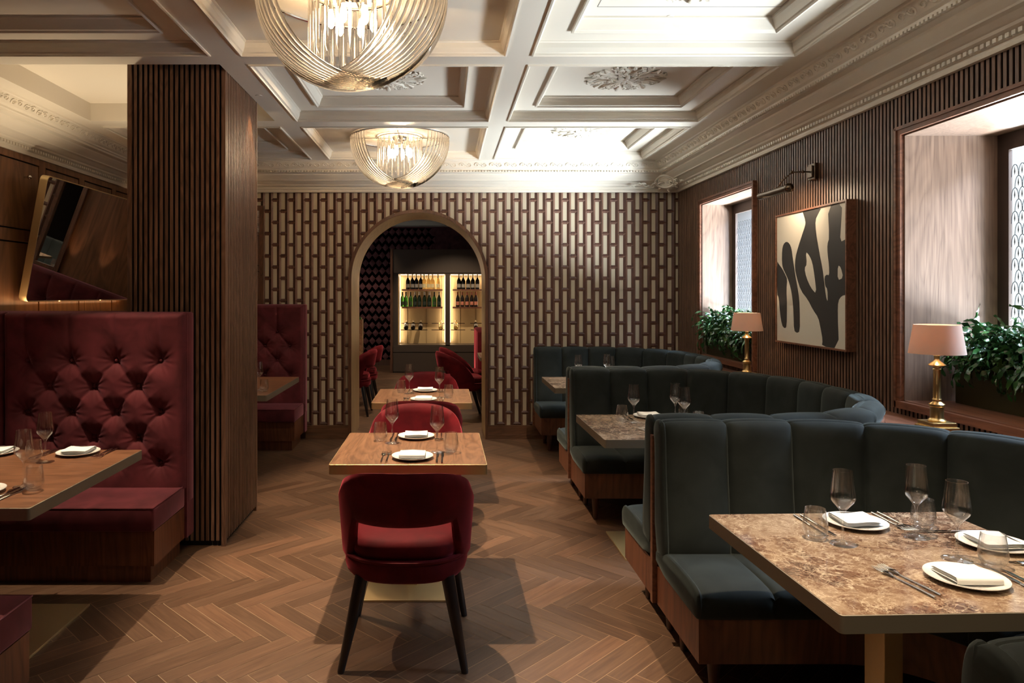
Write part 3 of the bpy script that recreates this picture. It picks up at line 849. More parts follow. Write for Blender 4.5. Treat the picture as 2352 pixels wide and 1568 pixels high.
def round_ends(mb, path, prof, fn, mi=0):
    """two shrinking rings close each end of a swept cushion softly"""
    n = len(prof)
    for e, nb in ((0, 1), (len(path)-1, len(path)-2)):
        x, y, nx, ny = path[e]; tx, ty = x-path[nb][0], y-path[nb][1]; l = math.hypot(tx, ty); tx, ty = tx/l, ty/l
        base = []
        for (d, z, wt) in prof:
            dd, zz = fn(e, d, z, wt); base.append((dd, zz))
        cd = sum(p[0] for p in base)/n; cz = sum(p[1] for p in base)/n
        rings = []
        for k, off in ((1.0, 0.0), (0.965, 0.008), (0.90, 0.013), (0.5, 0.016)):
            # shrink by a fixed width rather than a ratio, so the long side stays parallel
            r = []
            for (dd, zz) in base:
                m_ = (1-k)*0.09
                d2 = cd+max(0, abs(dd-cd)-m_)*(1 if dd > cd else -1); z2 = cz+max(0, abs(zz-cz)-m_)*(1 if zz > cz else -1)
                r.append((x+nx*d2+tx*off, y+ny*d2+ty*off, z2))
            rings.append(r)
        vs = [p for r in rings for p in r]
        fs = [(a*n+i, a*n+(i+1) % n, (a+1)*n+(i+1) % n, (a+1)*n+i) for a in range(3) for i in range(n)] + [tuple(3*n+i for i in range(n))]
        mb._a(vs, fs, mi)
def channels(path0, nch=14):
    s = [0.0]
    for i in range(1, len(path0)): s.append(s[-1]+math.hypot(path0[i][0]-path0[i-1][0], path0[i][1]-path0[i-1][1]))
    return [(v/s[-1]*nch) for v in s]
def sweep_closed(mb, path, prof, off_mod=None, cap=True, mi=0):
    """prof: closed loop of (d, z, puff weight); d positive = into the booth"""
    n = len(prof); vs = []
    for i, (x, y, nx, ny) in enumerate(path):
        for (d, z, wt) in prof:
            dd, zz = (off_mod(i, d, z, wt) if off_mod else (d, z))
            vs.append((x+nx*dd, y+ny*dd, zz))
    fs = []
    for i in range(len(path)-1):
        for k in range(n): fs.append((i*n+k, i*n+(k+1)%n, (i+1)*n+(k+1)%n, (i+1)*n+k))
    if cap: fs.append(tuple(range(n))); fs.append(tuple((len(path)-1)*n+k for k in reversed(range(n))))
    mb._a(vs, fs, mi)
def make_booth():
    t = thing('curved_booth', 'x', 'booth')
    P0, CH = resample(booth_path(0.0, 0.010))
    # cushion channels of the back
    def puff(i):
        f = CH[i]; e = min(f, 1-f)
        if i in (0, len(P0)-1): return 0.72
        return 0.62*(1-math.exp(-e/0.035)) + 0.38*math.sin(PI*f)
    def mod(i, d, z, wt):
        p = puff(i)
        return d + wt*0.034*(p-1) , z + (0.016*(p-1) if z > 0.93 else 0)
    prof = [(-0.117, 0.40, 0), (-0.117, 0.90, 0), (-0.131, 0.93, 0), (-0.129, 0.965, .4), (-0.110, 0.995, .5), (-0.07, 1.005, .5), (-0.046, 1.002, .5), (-0.040, 0.994, .5), (-0.034, 1.001, .5), (-0.012, 0.992, .7), (0.002, 0.972, .9), (0.010, 0.94, 1),
            (0.012, 0.90, 1), (0.016, 0.82, 1), (0.026, 0.70, 1), (0.040, 0.58, 1), (0.050, 0.50, 1), (0.050, 0.44, 1), (0.03, 0.40, .5)]
    prof = soften(prof)
    m = MB(); sweep_closed(m, P0, prof, mod, cap=False); round_ends(m, P0, prof, mod); m.obj('back_cushion', GREEN_V, t, smooth=48)
    # seat
    PS = P0
    def mods(i, d, z, wt):
        p = puff(i)
        if z > 0.42: return d, z - 0.022*(1-p)*wt
        return d - 0.016*(1-p)*wt, z
    def seatpath(prof):
        n = len(prof); vs = []
        for i, (x, y, nx, ny) in enumerate(PS):
            for (d, z, wt) in prof:
                dd, zz = mods(i, d, z, wt)
                vs.append((x+nx*dd, y+ny*dd, zz))
        return vs
    pr = [(-0.10, 0.34, 0), (-0.10, 0.44, 0), (0.05, 0.450, .4), (0.18, 0.462, 1), (0.30, 0.462, 1), (0.385, 0.457, 1), (0.418, 0.442, 1), (0.432, 0.412, 1), (0.434, 0.365, .8), (0.418, 0.340, .3), (0.40, 0.335, 0)]
    pr = soften(pr)
    m = MB(); sweep_closed(m, PS, pr, mods, cap=False); round_ends(m, PS, pr, mods); m.obj('seat_cushion', GREEN_V, t, smooth=48)
    # walnut base and back core
    m = MB(); sweep_closed(m, booth_path(0.0, 0.06), [(-0.117, 0.17, 0), (-0.117, 0.338, 0), (0.405, 0.338, 0), (0.405, 0.17, 0)]); m.obj('base', WAL_RED, t)
    m = MB(); sweep_closed(m, booth_path(0.0, 0.06), [(-0.1335, 0.17, 0), (-0.1335, 0.915, 0), (-0.119, 0.915, 0), (-0.119, 0.17, 0)])
    m.box(-0.020, 0.02, BH+0.1195, BH+0.1345, 0.17, 0.918).box(-0.020-EXT, 0.02, -BH-0.1345, -BH-0.1195, 0.17, 0.918); m.obj('back_panel', WAL_SILL, t)
    PL = booth_path(0.0, 0.06); k = len(PL)
    for idx, dd in ((1, 0.30), (1, -0.04), (int(k*.2), 0.3), (int(k*.36), 0.3), (k//2, 0.3), (int(k*.64), 0.3), (int(k*.8), 0.3), (k-2, 0.30), (k-2, -0.04)):
        x, y, nx, ny = PL[idx]
        MB().lathe([(0.014, 0), (0.016, 0.003), (0.030, 0.172)], 12, (x+nx*dd+0.03, y+ny*dd, 0)).obj('leg', WAL_DARK, t, smooth=50)
    return t
EXT = 0.085
b1 = make_booth(); b1.location = (BX0, BYC[1], 0)
tag(b1, 'curved deep green velvet booth around the closest marble table', 'booth', 'channelled green velvet booths')
EXT = 0.0
bp = make_booth(); us = []
for yc, lb in (
(BYC[2], 'curved green velvet booth around the middle marble table'),
               (BYC[3], 'curved blue-green velvet booth against the tiled wall, farthest of the booths')):
    place(bp, us, (BX0, yc, 0), 0, lb, 'channelled green velvet booths')

# ------------------------------------------------------------------ tables
def make_table(name, label, w_, d_, topmat, edgemat, ped=(0, 0), plate=(0.5, 0.5), pedmat=None, two=False):
    t = thing(name, label, 'table')
    hw, hd = w_/2, d_/2; z0, z1 = 0.703, 0.75
    def rr(x, y, r=0.012, n=5):
        p = []
        for (sx, sy, a0) in ((1, 1, 0), (-1, 1, PI/2), (-1, -1, PI), (1, -1, 1.5*PI)):
            for i in range(n+1):
                a = a0+PI/2*i/n; p.append((sx*(x-r)+r*math.cos(a), sy*(y-r)+r*math.sin(a)))
        return p
    MB().prism(rr(hw-.003, hd-.003, .010), z1-0.004, z1).obj('tabletop', topmat, t)
    m = MB(); o_, i_ = rr(hw, hd), rr(hw-0.003, hd-0.003, .010); n = len(o_)
    m._a([(x, y, z0) for x, y in o_]+[(x, y, z1-.0015) for x, y in o_]+[(x, y, z1-.0005) for x, y in i_], [(k, (k+1) % n, n+(k+1) % n, n+k) for k in range(n)]+[(n+k, n+(k+1) % n, 2*n+(k+1) % n, 2*n+k) for k in range(n)]+[tuple(reversed(range(n)))])
    m.obj('edge_band', edgemat, t, smooth=40)
    px, py = ped
    MB().rbox(px-.03, px+.03, py-.05, py+.05, 0.010, z0, .003).obj('pedestal', pedmat or BRASS, t)
    MB().rbox(px-plate[0]/2, px+plate[0]/2, py-plate[1]/2, py+plate[1]/2, 0.0, 0.011, .002).obj('base_plate', pedmat or BRASS, t)
    return t
mt = make_table('marble_table', 'x', 0.88, 0.815, MARBLE, EDGE_BRONZE, (-0.02, 0.06), (0.49, 0.49)); us = []
MT = [((1.413, 2.195, 0), R(2), 'large brown marble table with bronze edge in the foreground booth'),
      ((1.318, 4.322, 0), R(0.5), 'brown marble table partly hidden behind the closest green booth back'),
      ((1.383, 6.47, 0), 0, 'brown marble table at the farthest green booth beside the tiled wall')]
for loc, rz, lb in MT: place(mt, us, loc, rz, lb, 'brown marble tables in the booths')
wt = make_table('dining_table', 'x', 0.745, 0.77, WAL_TOPY, BRASS, (0, 0.09), (0.47, 0.47)); us = []
place(wt, us, (-0.17, 3.725, 0), 0, 'square walnut table with brass edge behind the single crimson chair', 'square walnut tables in the centre row')
place(wt, us, (-0.165, 5.62, 0), 0, 'walnut table with brass edge standing just before the arch', 'square walnut tables in the centre row')
tb = make_table('dining_table', 'long walnut table with bronze edge in front of the tufted maroon bench', 1.20, 1.0, WAL_TOPX, EDGE_BRONZE, (0.0, 0.0), (0.78, 0.76))
tb.location = (-2.15, 3.16, 0)
tb2 = make_table('dining_table', 'walnut table seen past the slatted pillar at the far maroon bench', 1.20, 1.26, WAL_TOPX, EDGE_BRONZE, (0.0, 0.0), (0.5, 0.8))
tb2.location = (-2.0, 6.25, 0)

# ------------------------------------------------------------------ table settings
def mk_wine():
    t = thing('wine_glass', 'x', 'wine glass')
    o_ = [(0.0, 0.0), (0.040, 0.0), (0.041, 0.0015), (0.030, 0.0035), (0.012, 0.007), (0.0045, 0.014), (0.0034, 0.03), (0.0034, 0.088), (0.0045, 0.099), (0.009, 0.108), (0.020, 0.122), (0.032, 0.136), (0.0375, 0.148), (0.0375, 0.156), (0.034, 0.185), (0.0285, 0.236)]
    i_ = [(0.0277, 0.236), (0.0331, 0.185), (0.0365, 0.156), (0.0364, 0.149), (0.0308, 0.137), (0.0188, 0.1235), (0.008, 0.1125), (0.0, 0.1095)]
    MB().lathe([(max(r, 1e-6), z) for r, z in o_+i_], 32).obj('glass_body', GLASS, t, smooth=60)
    return t
def mk_tumbler():
    t = thing('water_tumbler', 'x', 'tumbler')
    o_ = [(0.0, 0.0), (0.022, 0.0), (0.026, 0.003), (0.034, 0.018), (0.0385, 0.034), (0.0385, 0.042), (0.035, 0.070), (0.0305, 0.100)]
    i_ = [(0.0295, 0.100), (0.034, 0.070), (0.0372, 0.042), (0.0368, 0.034), (0.031, 0.020), (0.020, 0.012), (0.0, 0.010)]
    MB().lathe([(max(r, 1e-6), z) for r, z in o_+i_], 32).obj('glass_body', GLASS, t, smooth=60)
    return t
def mk_plate():
    m = MB().lathe([(1e-6, 0.006), (0.06, 0.006), (0.066, 0.0075), (0.098, 0.0155), (0.101, 0.0165), (0.1015, 0.0150), (0.098, 0.0125), (0.068, 0.003), (0.058, 0.0), (1e-6, 0.0)], 48)
    o = m.obj('dinner_plate', PORC, smooth=40); tag(o, 'x', 'plate'); return o
def mk_napkin():
    m = MB(); hx, hy = 0.062, 0.056
    def layer(z, th, dx, dy, bend):
        def fn(i, j):
            # closed loop section: j runs round top and bottom
            n = 10
            u = i/14*2-1
            if j <= n: v = j/n*2-1; top = 1
            else: v = 1-(j-n)/n*2; top = 0
            e = (1-abs(v)**6)*(1-abs(u)**10)
            zz = z + (th*(0.5+0.5*e) if top else th*0.5*(1-e)) + bend*(u*u)*0.6 + 0.002*math.sin(3*u+2*v)
            return (u*hx+dx, v*hy+dy, zz)
        m.grid(fn, 14, 20, wrapv=False)
    layer(0.0085, 0.0085, 0, 0, 0.003); layer(0.0145, 0.0085, 0.0012, 0.0010, 0.0034); layer(0.0205, 0.0090, 0.0005, 0.002, 0.0036)
    def fold(i, j):
        a = -PI/2+PI*i/8; return (-hx-0.001+2*hx*(j/10)*1.0, -hy+0.003-0.006*math.cos(a), 0.019+0.0095*math.sin(a))
    m.grid(fold, 8, 10)
    o = m.obj('folded_napkin', NAPK, smooth=50); tag(o, 'x', 'napkin'); return o
def mk_fork():
    t = thing('dinner_fork', 'x', 'fork')
    m = MB()
    m.tube([(0, -0.105, 0.004), (0, -0.06, 0.005), (0, 0.02, 0.004), (0, 0.04, 0.006)], [0.0045, 0.0042, 0.0026, 0.0024], 8, flat=0.7)
    m.obj('handle', STEEL, t, smooth=50)
    m = MB()
    m.tube([(0, 0.038, 0.006), (0, 0.05, 0.0075), (0, 0.062, 0.007), (0, 0.07, 0.006)], [0.003, 0.009, 0.0125, 0.0125], 8, flat=0.12)
    for k in range(4):
        x = -0.0095+k*0.0063; m.tube([(x, 0.066, 0.006), (x, 0.085, 0.005), (x, 0.106, 0.0085)], [0.0015, 0.0014, 0.0007], 5)
    m.obj('tines', STEEL, t, smooth=50)
    return t
def mk_knife():
    t = thing('dinner_knife', 'x', 'knife')
    MB().tube([(0, -0.115, 0.004), (0, -0.05, 0.005), (0, 0.0, 0.004)], [0.0048, 0.005, 0.004], 8, flat=0.75).obj('handle', STEEL, t, smooth=50)
    m = MB().prism([(-0.003, 0.0), (0.004, 0.0), (0.008, 0.02), (0.009, 0.08), (0.005, 0.105), (-0.003, 0.112)], 0.0035, 0.005); m.obj('blade', STEEL, t)
    return t
PW, PT, PPL, PN, PF, PK = mk_wine(), mk_tumbler(), mk_plate(), mk_napkin(), mk_fork(), mk_knife()
PU = {k: [] for k in 'wtpnfk'}
TZ = 0.7502
def wine(x, y, lb, g='wine glasses'): place(PW, PU['w'], (x, y, TZ), random.random()*6, lb, g)
def tumb(x, y, lb, g='water tumblers'): place(PT, PU['t'], (x, y, TZ), random.random()*6, lb, g)
def plate(x, y, rz, where, g='dinner plates', gn='folded napkins'):
    place(PPL, PU['p'], (x, y, TZ), rz, 'white plate ' + where, g)
    place(PN, PU['n'], (x, y, TZ+0.0005), rz, 'folded white napkin ' + where, gn)
def fork(x, y, rz, lb): place(PF, PU['f'], (x, y, TZ), rz, lb, 'forks laid on the tables')
def knife(x, y, rz, lb): place(PK, PU['k'], (x, y, TZ), rz, lb, 'knives laid on the tables')
def marble_setting(dx, dy, nm, full=True):
    plate(1.425+dx, 2.467+dy, PI+0.05, 'at the booth side of ' + nm)
    plate(1.455+dx, 1.985+dy, -0.03, 'at the open side of ' + nm)
    plate(1.742+dx, 2.256+dy, PI/2-0.1, 'at the window side of ' + nm)
    wine(1.275+dx, 2.277+dy, 'wine glass nearest the aisle on ' + nm)
    wine(1.555+dx, 2.345+dy, 'wine glass between booth-side and window-side plates on ' + nm)
    wine(1.545+dx, 2.145+dy, 'wine glass behind the open-side plate on ' + nm)
    tumb(1.215+dx, 2.33+dy, 'tumbler nearest the aisle on ' + nm)
    tumb(1.640+dx, 2.435+dy, 'tumbler at the far edge of ' + nm)
    tumb(1.608+dx, 2.085+dy, 'tumbler over the window-side plate on ' + nm)
    fork(1.297+dx, 1.985+dy, 0.16, 'inner fork beside the open-side plate on ' + nm)
    fork(1.272+dx, 1.970+dy, 0.16, 'outer fork beside the open-side plate on ' + nm)
    knife(1.585+dx, 1.955+dy, 0.02, 'inner knife beside the open-side plate on ' + nm)
    knife(1.612+dx, 1.950+dy, 0.0, 'outer knife beside the open-side plate on ' + nm)
    knife(1.290+dx, 2.455+dy, PI+0.02, 'inner knife beside the booth-side plate on ' + nm)
    knife(1.262+dx, 2.450+dy, PI, 'outer knife beside the booth-side plate on ' + nm)
    fork(1.560+dx, 2.490+dy, PI, 'inner fork beside the booth-side plate on ' + nm)
    fork(1.585+dx, 2.495+dy, PI, 'outer fork beside the booth-side plate on ' + nm)
    knife(1.700+dx, 2.388+dy, PI/2, 'knife beyond the window-side plate on ' + nm)
    fork(1.77+dx, 2.105+dy, PI/2, 'fork on the near side of the window-side plate on ' + nm)
marble_setting(0, 0, 'the closest marble table')
marble_setting(-0.095, 2.15, 'the middle marble table')
marble_setting(-0.03, 4.32, 'the farthest marble table')
def centre_setting(dy, nm):
    plate(-0.155, 3.965+dy, PI, 'on the arch side of ' + nm)
    plate(-0.154, 3.47+dy, 0, 'on the near side of ' + nm)
    wine(-0.279, 3.82+dy, 'wine glass on the tufted-bench side of ' + nm)
    wine(-0.035, 3.60+dy, 'wine glass on the green-booth side of ' + nm)
    tumb(-0.347, 3.88+dy, 'tumbler at the tufted-bench side of ' + nm)
    tumb(0.035, 3.60+dy, 'tumbler at the green-booth side of ' + nm)
    fork(-0.275, 3.49+dy, 0, 'inner fork beside the near plate on ' + nm)
    fork(-0.300, 3.48+dy, 0, 'outer fork beside the near plate on ' + nm)
    knife(-0.035, 3.475+dy, 0, 'inner knife beside the near plate on ' + nm)
    knife(-0.010, 3.47+dy, 0, 'outer knife beside the near plate on ' + nm)
    knife(-0.262, 3.965+dy, PI, 'inner knife beside the arch-side plate on ' + nm)
    knife(-0.288, 3.965+dy, PI, 'outer knife beside the arch-side plate on ' + nm)
    fork(-0.040, 3.965+dy, PI, 'inner fork beside the arch-side plate on ' + nm)
    fork(-0.015, 3.965+dy, PI, 'outer fork beside the arch-side plate on ' + nm)
centre_setting(0, 'the table behind the single chair')
centre_setting(1.89, 'the table before the arch')
nm = 'the table by the tufted bench'
plate(-1.83, 3.56, PI, 'at the bench side of ' + nm)
plate(-2.24, 3.56, PI, 'half cut off at the back of ' + nm)
plate(-1.875, 2.86, 0, 'barely in frame on ' + nm)
wine(-1.90, 3.39, 'wine glass farther back on ' + nm)
wine(-1.745, 2.955, 'wine glass in front on ' + nm)
tumb(-1.67, 2.90, 'tumbler nearest the corner of ' + nm)
tumb(-1.965, 3.41, 'tumbler behind the front wine glass on ' + nm)
knife(-1.975, 3.56, PI-.05, 'inner knife beside the bench-side plate on ' + nm)
knife(-2.003, 3.55, PI-.05, 'outer knife beside the bench-side plate on ' + nm)
fork(-1.712, 3.565, PI, 'inner fork beside the bench-side plate on ' + nm)
fork(-1.688, 3.565, PI, 'outer fork beside the bench-side plate on ' + nm)
knife(-1.750, 2.83, 0, 'inner knife near the front edge of ' + nm)
knife(-1.722, 2.82, 0, 'outer knife near the front edge of ' + nm)
tumb(-1.476, 5.84, 'tumbler beside the slatted pillar edge on the far bench table')
wine(-1.545, 5.93, 'wine glass half hidden behind the slatted pillar')

# ------------------------------------------------------------------ crimson chairs
def sstep(a, b_, x):
    t = min(1, max(0, (x-a)/(b_-a))); return t*t*(3-2*t)
def make_chair(label):
    t = thing('dining_chair', label, 'chair')
    m = MB(); NT = 64; TM = 116
    def ztop(d): return max(0.47, 0.834-0.100*(d/75)**2.7)
    def zbot(d): return 0.605-0.205*sstep(46, 60, d)
    def fn(i, j):
        th = -TM+2*TM*i/NT; d = abs(th); a = R(th)
        zt, zb = ztop(d), zbot(d)
        n = 8
        th_ = 0.034
        sec = []
        if j <= n: s_, lay = j/n, 1
        else: s_, lay = 1-(j-n-1)/n, 0
        z = zb+(zt-zb)*s_
        # rounded rims
        edge = min(1, (s_*(zt-zb))/0.025, ((1-s_)*(zt-zb))/0.025)
        rnd = math.sqrt(max(0, 1-(1-edge)**2))
        k = (z-0.40)/0.43
        A = 0.270+0.032*k; B = 0.250+0.078*k
        off = (th_*0.5*rnd+0.003)*(1 if lay else -1)
        A += off-0.012; B += off-0.012
        sx = math.copysign(abs(math.sin(a))**0.98, math.sin(a)); cy_ = math.copysign(abs(math.cos(a))**0.98, math.cos(a))
        return (A*sx, -B*cy_, z)
    n2 = 18
    m.grid(fn, NT, n2-1, wrapv=False)
    W = n2
    # close the loop bottom edge and the two ends
    base = 0
    fs = [((i)*W+n2-1, (i+1)*W+n2-1, (i+1)*W, i*W) for i in range(NT)] + [tuple(range(W)), tuple(NT*W+k for k in reversed(range(W)))]
    m.f += fs; m.m += [0]*len(fs)
    m.obj('backrest', RED_V, t, smooth=55)
    def sq(A, B, e, prof, mb):
        n = 48; vs = []; fs = []
        for (k, z) in prof:
            for i in range(n):
                a = 2*PI*i/n
                vs.append((A*k*math.copysign(abs(math.cos(a))**e, math.cos(a)), 0.015+B*k*math.copysign(abs(math.sin(a))**e, math.sin(a)), z))
        for r in range(len(prof)-1):
            for i in range(n): fs.append((r*n+i, r*n+(i+1) % n, (r+1)*n+(i+1) % n, (r+1)*n+i))
        fs.append(tuple(reversed(range(n)))); fs.append(tuple((len(prof)-1)*n+i for i in range(n)))
        mb._a(vs, fs)
    m = MB(); sq(0.268, 0.262, 0.80, [(0.80, 0.352), (0.92, 0.358), (0.975, 0.375), (1.0, 0.40), (1.0, 0.432), (0.985, 0.446), (0.95, 0.452)], m); m.obj('seat_frame', RED_V, t, smooth=50)
    m = MB(); sq(0.268, 0.262, 0.80, [(1.0, 0.440), (1.018, 0.444), (1.018, 0.452), (0.99, 0.456), (0.95, 0.453)], m); m.obj('piping', RED_V, t, smooth=60)
    m = MB(); sq(0.235, 0.245, 0.62, [(0.90, 0.448), (0.97, 0.455), (1.0, 0.475), (1.0, 0.50), (0.96, 0.522), (0.85, 0.532), (0.5, 0.540), (0.1, 0.542)], m); m.obj('seat', RED_V, t, smooth=50)
    for (tx, ty, fx, fy) in ((-.180, -.165, -.258, -.235), (.180, -.165, .250, -.235), (-.195, .17, -.25, .285), (.195, .17, .262, .285)):
        MB().tube([(tx, ty, 0.37), (tx*.7+fx*.3, ty*.7+fy*.3, 0.26), (fx, fy, 0.004), (fx, fy, 0)], [0.029, 0.026, 0.0145, 0.0135], 14).obj('leg', EBONY, t, smooth=50)
    return t
cp = make_chair('x'); us = []
G = 'crimson velvet dining chairs'
place(cp, us, (-0.165, 3.15, 0), 0, 'crimson velvet tub chair seen from behind in the foreground with dark splayed legs', G)
place(cp, us, (-0.175, 4.355, 0), PI, 'crimson velvet chair facing the camera behind the front walnut table', G)
place(cp, us, (-0.165, 5.085, 0), 0, 'crimson velvet chair turned away, tucked at the walnut table before the arch', G)
place(cp, us, (-0.155, 6.27, 0), PI, 'crimson velvet chair facing the camera in the arch behind the second walnut table', G)
place(cp, us, (-1.20, 9.25, 0), PI/2, 'crimson velvet chair just inside the arch, the nearer of the side pair', G)
place(cp, us, (-1.18, 9.95, 0), PI/2, 'crimson velvet chair behind another, beyond the arch beside the relief wall', G)
place(cp, us, (0.22, 8.95, 0), -PI/2+0.15, 'crimson velvet chair in profile through the arch before the lit bottle cabinet', G)
place(cp, us, (0.26, 9.60, 0), -PI/2+0.1, 'crimson velvet chair mostly hidden behind the one in profile near the bottle cabinet', G)

# ------------------------------------------------------------------ tufted maroon benches
def tuft_panel(mb, x0, x1, z0, z1, btn, step=0.007, D=0.062, sgn=-1):
    """quilted face: surface bulges towards -y from y=0; btn = list of (x, z)"""
    nx, nz = int((x1-x0)/step), int((z1-z0)/step); rnd = random.Random(5)
    ph = [rnd.random()*6 for _ in btn]
    segs = []
    for i, a in enumerate(btn):
        for b_ in btn[i+1:]:
            if 0.12 < math.hypot(a[0]-b_[0], a[1]-b_[1]) < 0.23: segs.append((a, b_))
    ztop_row = max(b_[1] for b_ in btn)
    for a in btn:
        if a[1] > ztop_row-0.02: segs.append((a, (a[0], z1+0.05)))
    def fn(i, j):
        x = x0+(x1-x0)*i/nx; z = z0+(z1-z0)*j/nz
        h = 1.0; wr = 0.0; dmin = 9
        for k, (bx, bz) in enumerate(btn):
            dx, dz = x-bx, z-bz; d2 = dx*dx+dz*dz
            if d2 > 0.09: continue
            d = math.sqrt(d2); dmin = min(dmin, d)
            a = math.atan2(dz, dx)
            wr += 0.0030*(math.cos(12*a+ph[k]+6*d)+0.55*math.cos(19*a-2*ph[k]))*math.exp(-(d/0.070)**1.8)*min(1, d/0.025)
        if dmin < 9: h = 1-math.exp(-(dmin/0.055)**1.15)
        cr = 0.0
        for (a, b_) in segs:
            ax, az = a; dx, dz = b_[0]-ax, b_[1]-az; L2 = dx*dx+dz*dz
            t_ = ((x-ax)*dx+(z-az)*dz)/L2
            if -0.05 < t_ < 1.05:
                dd = abs((x-ax)*dz-(z-az)*dx)/math.sqrt(L2)
                if dd < 0.05: cr = max(cr, math.exp(-(dd/0.013)**1.3)*(0.45+0.55*abs(2*t_-1)))
        e = min(x-x0, x1-x, z1-z)
        eg = math.sqrt(max(0, 1-(1-min(1, max(e, 0)/0.035))**2))
        y = (D*(0.15+0.85*h) - 0.017*cr + wr)*eg
        return (x, -y if sgn < 0 else y, z)
    mb.grid(fn, nx, nz)
def make_bench(label, X1, X0, yseat, yback, ythick, btn0, face, seams=(), cush=True):
    """a bench along the x axis; face -1 looks towards the camera. world-aligned coordinates relative to (X1, yback)"""
    t = thing('tufted_bench', label, 'bench', (X1, yback, 0))
    W = X1-X0; s_ = -1 if face < 0 else 1
    ds = abs(yseat-yback)
    # base and plinth
    m = MB().box(-W, -0.0, 0, s_*(ds-0.02), 0.10, 0.285); m.obj('base', WAL_RED, t)
    MB().box(-W, -0.035, -s_*0.02, s_*(ds-0.06), 0, 0.10).obj('plinth', WAL_RED, t)
    m = MB().rbox(-W, 0.004, s_*0.0, s_*ds, 0.285, 0.415, 0.014, 3); m.obj('seat_cushion', MAROON_V, t, smooth=50)
    a = MB()
    for (ya, yb) in ((0.0, 0.0),):
        pts = [(-W, s_*ds*0.995, 0.411), (0.001, s_*ds*0.995, 0.411), (0.001, s_*0.02, 0.411)]; a.tube(pts, 0.004, 6)
    a.obj('piping', MAROON_V, t, smooth=60)
    m = MB(); zt = 1.442
    m.box(-W, 0.015, 0.0, -s_*ythick, 0.10, zt-0.012); 
    m.rbox(-W, 0.016, 0.002*s_, -s_*ythick, 0.30, zt, 0.012, 2)
    m.obj('back_frame', MAROON_V, t, smooth=40)
    edges = sorted(set([-W]+[q for q in seams]+[0.012]))
    for i in range(len(edges)-1):
        e0, e1 = edges[i], edges[i+1]
        if e1-e0 < 0.2: continue
        btn = []
        for r in range(5):
            z = 1.157-0.151*r
            k0 = btn0 + (0.1315 if r % 2 else 0)
            k = int((e0-k0)/0.263)-1
            while k0+k*0.263 < e1:
                xx = k0+k*0.263
                if xx > e0+0.05 and xx < e1-0.05: btn.append((xx, z))
                k += 1
        m = MB(); tuft_panel(m, e0, e1, 0.40, zt-0.002, btn, sgn=s_)
        pn = m.obj('back_cushion', MAROON_V, t, smooth=70)
        for bx, bz in btn:
            MB().ball((bx, s_*0.012, bz), 0.011, 6).obj('button', MAROON_V, pn, smooth=60)
    return t
make_bench('tall button-tufted maroon velvet bench in front of the slatted pillar', -1.545, -3.26, 3.775, 4.235, 0.115, -0.133, -1, seams=(-1.052,))
make_bench('button-tufted maroon velvet bench against the back wall beyond the pillar', -1.475, -3.2, 7.00, 7.465, 0.12, -0.268, -1)
make_bench('maroon velvet bench behind the pillar of which only the top edge shows', -1.96, -3.26, 5.0, 4.56, 0.11, -0.133, 1)
make_bench('maroon velvet bench whose seat corner shows at the bottom corner of the frame', -1.556, -3.26, 2.69, 2.22, 0.11, -0.133, 1)

# ------------------------------------------------------------------ table lamps on the ledge
def make_lamp():
    t = thing('table_lamp', 'x', 'lamp')
    m = MB().rbox(-0.062, 0.062, -0.062, 0.062, 0, 0.060, 0.003)
    m.rbox(-0.054, 0.054, -0.054, 0.054, 0.060, 0.080, 0.003); m.obj('base', BRASS_LAMP, t)
    prof = [(0.034, 0.022), (0.036, 0.028), (0.030, 0.034), (0.027, 0.040), (0.027, 0.088), (0.032, 0.092), (0.032, 0.100), (0.022, 0.108), (0.017, 0.112), (0.0165, 0.118), (0.019, 0.122), (0.0155, 0.128),
            (0.0145, 0.255), (0.017, 0.259), (0.014, 0.264), (0.016, 0.270), (0.034, 0.276), (0.036, 0.279), (0.030, 0.284), (0.016, 0.294), (0.011, 0.302), (0.011, 0.318), (0.014, 0.322), (0.010, 0.327), (0.007, 0.345)]
    MB().lathe([(r, z+0.058) for r, z in prof], 28).obj('column', BRASS_LAMP, t, smooth=45)
    m = MB()
    n = 40; vs = []; 
    for (r, z) in ((0.112, 0.388), (0.092, 0.520), (0.0905, 0.520), (0.1105, 0.388)):
        for k in range(n): vs.append((r*math.cos(2*PI*k/n), r*math.sin(2*PI*k/n), z))
    fs = [(i*n+k, i*n+(k+1) % n, ((i+1) % 4)*n+(k+1) % n, ((i+1) % 4)*n+k) for i in range(4) for k in range(n)]
    m._a(vs, fs); m.obj('lamp_shade', SHADE, t, smooth=40)
    m = MB().ball((0, 0, 0.453), 0.020, 8); m.obj('bulb', BULB, t, smooth=60)
    m = MB().tube([(0, 0, 0.403), (0, 0, 0.433)], 0.009, 8)
    for k in range(3): m.tube([(0, 0, 0.510), (0.092*math.cos(2.1*k), 0.092*math.sin(2.1*k), 0.516)], 0.0015, 5)
    m.obj('shade_holder', BRASS_LAMP, t, smooth=50)
    return t
lp = make_lamp(); us = []
place(lp, us, (2.25, 3.25, 0.89), 0.0, 'brass column table lamp with peach shade beside the closest window', 'brass table lamps on the ledge')
place(lp, us, (2.25, 5.29, 0.89), 0.0, 'brass column table lamp with glowing shade beside the far window and the painting', 'brass table lamps on the ledge')
for y in (3.25, 5.29): light('lamp_light', 'POINT', (2.25, y, 0.89+0.458), 5.5, (1.0, 0.62, 0.36), size=0.02)

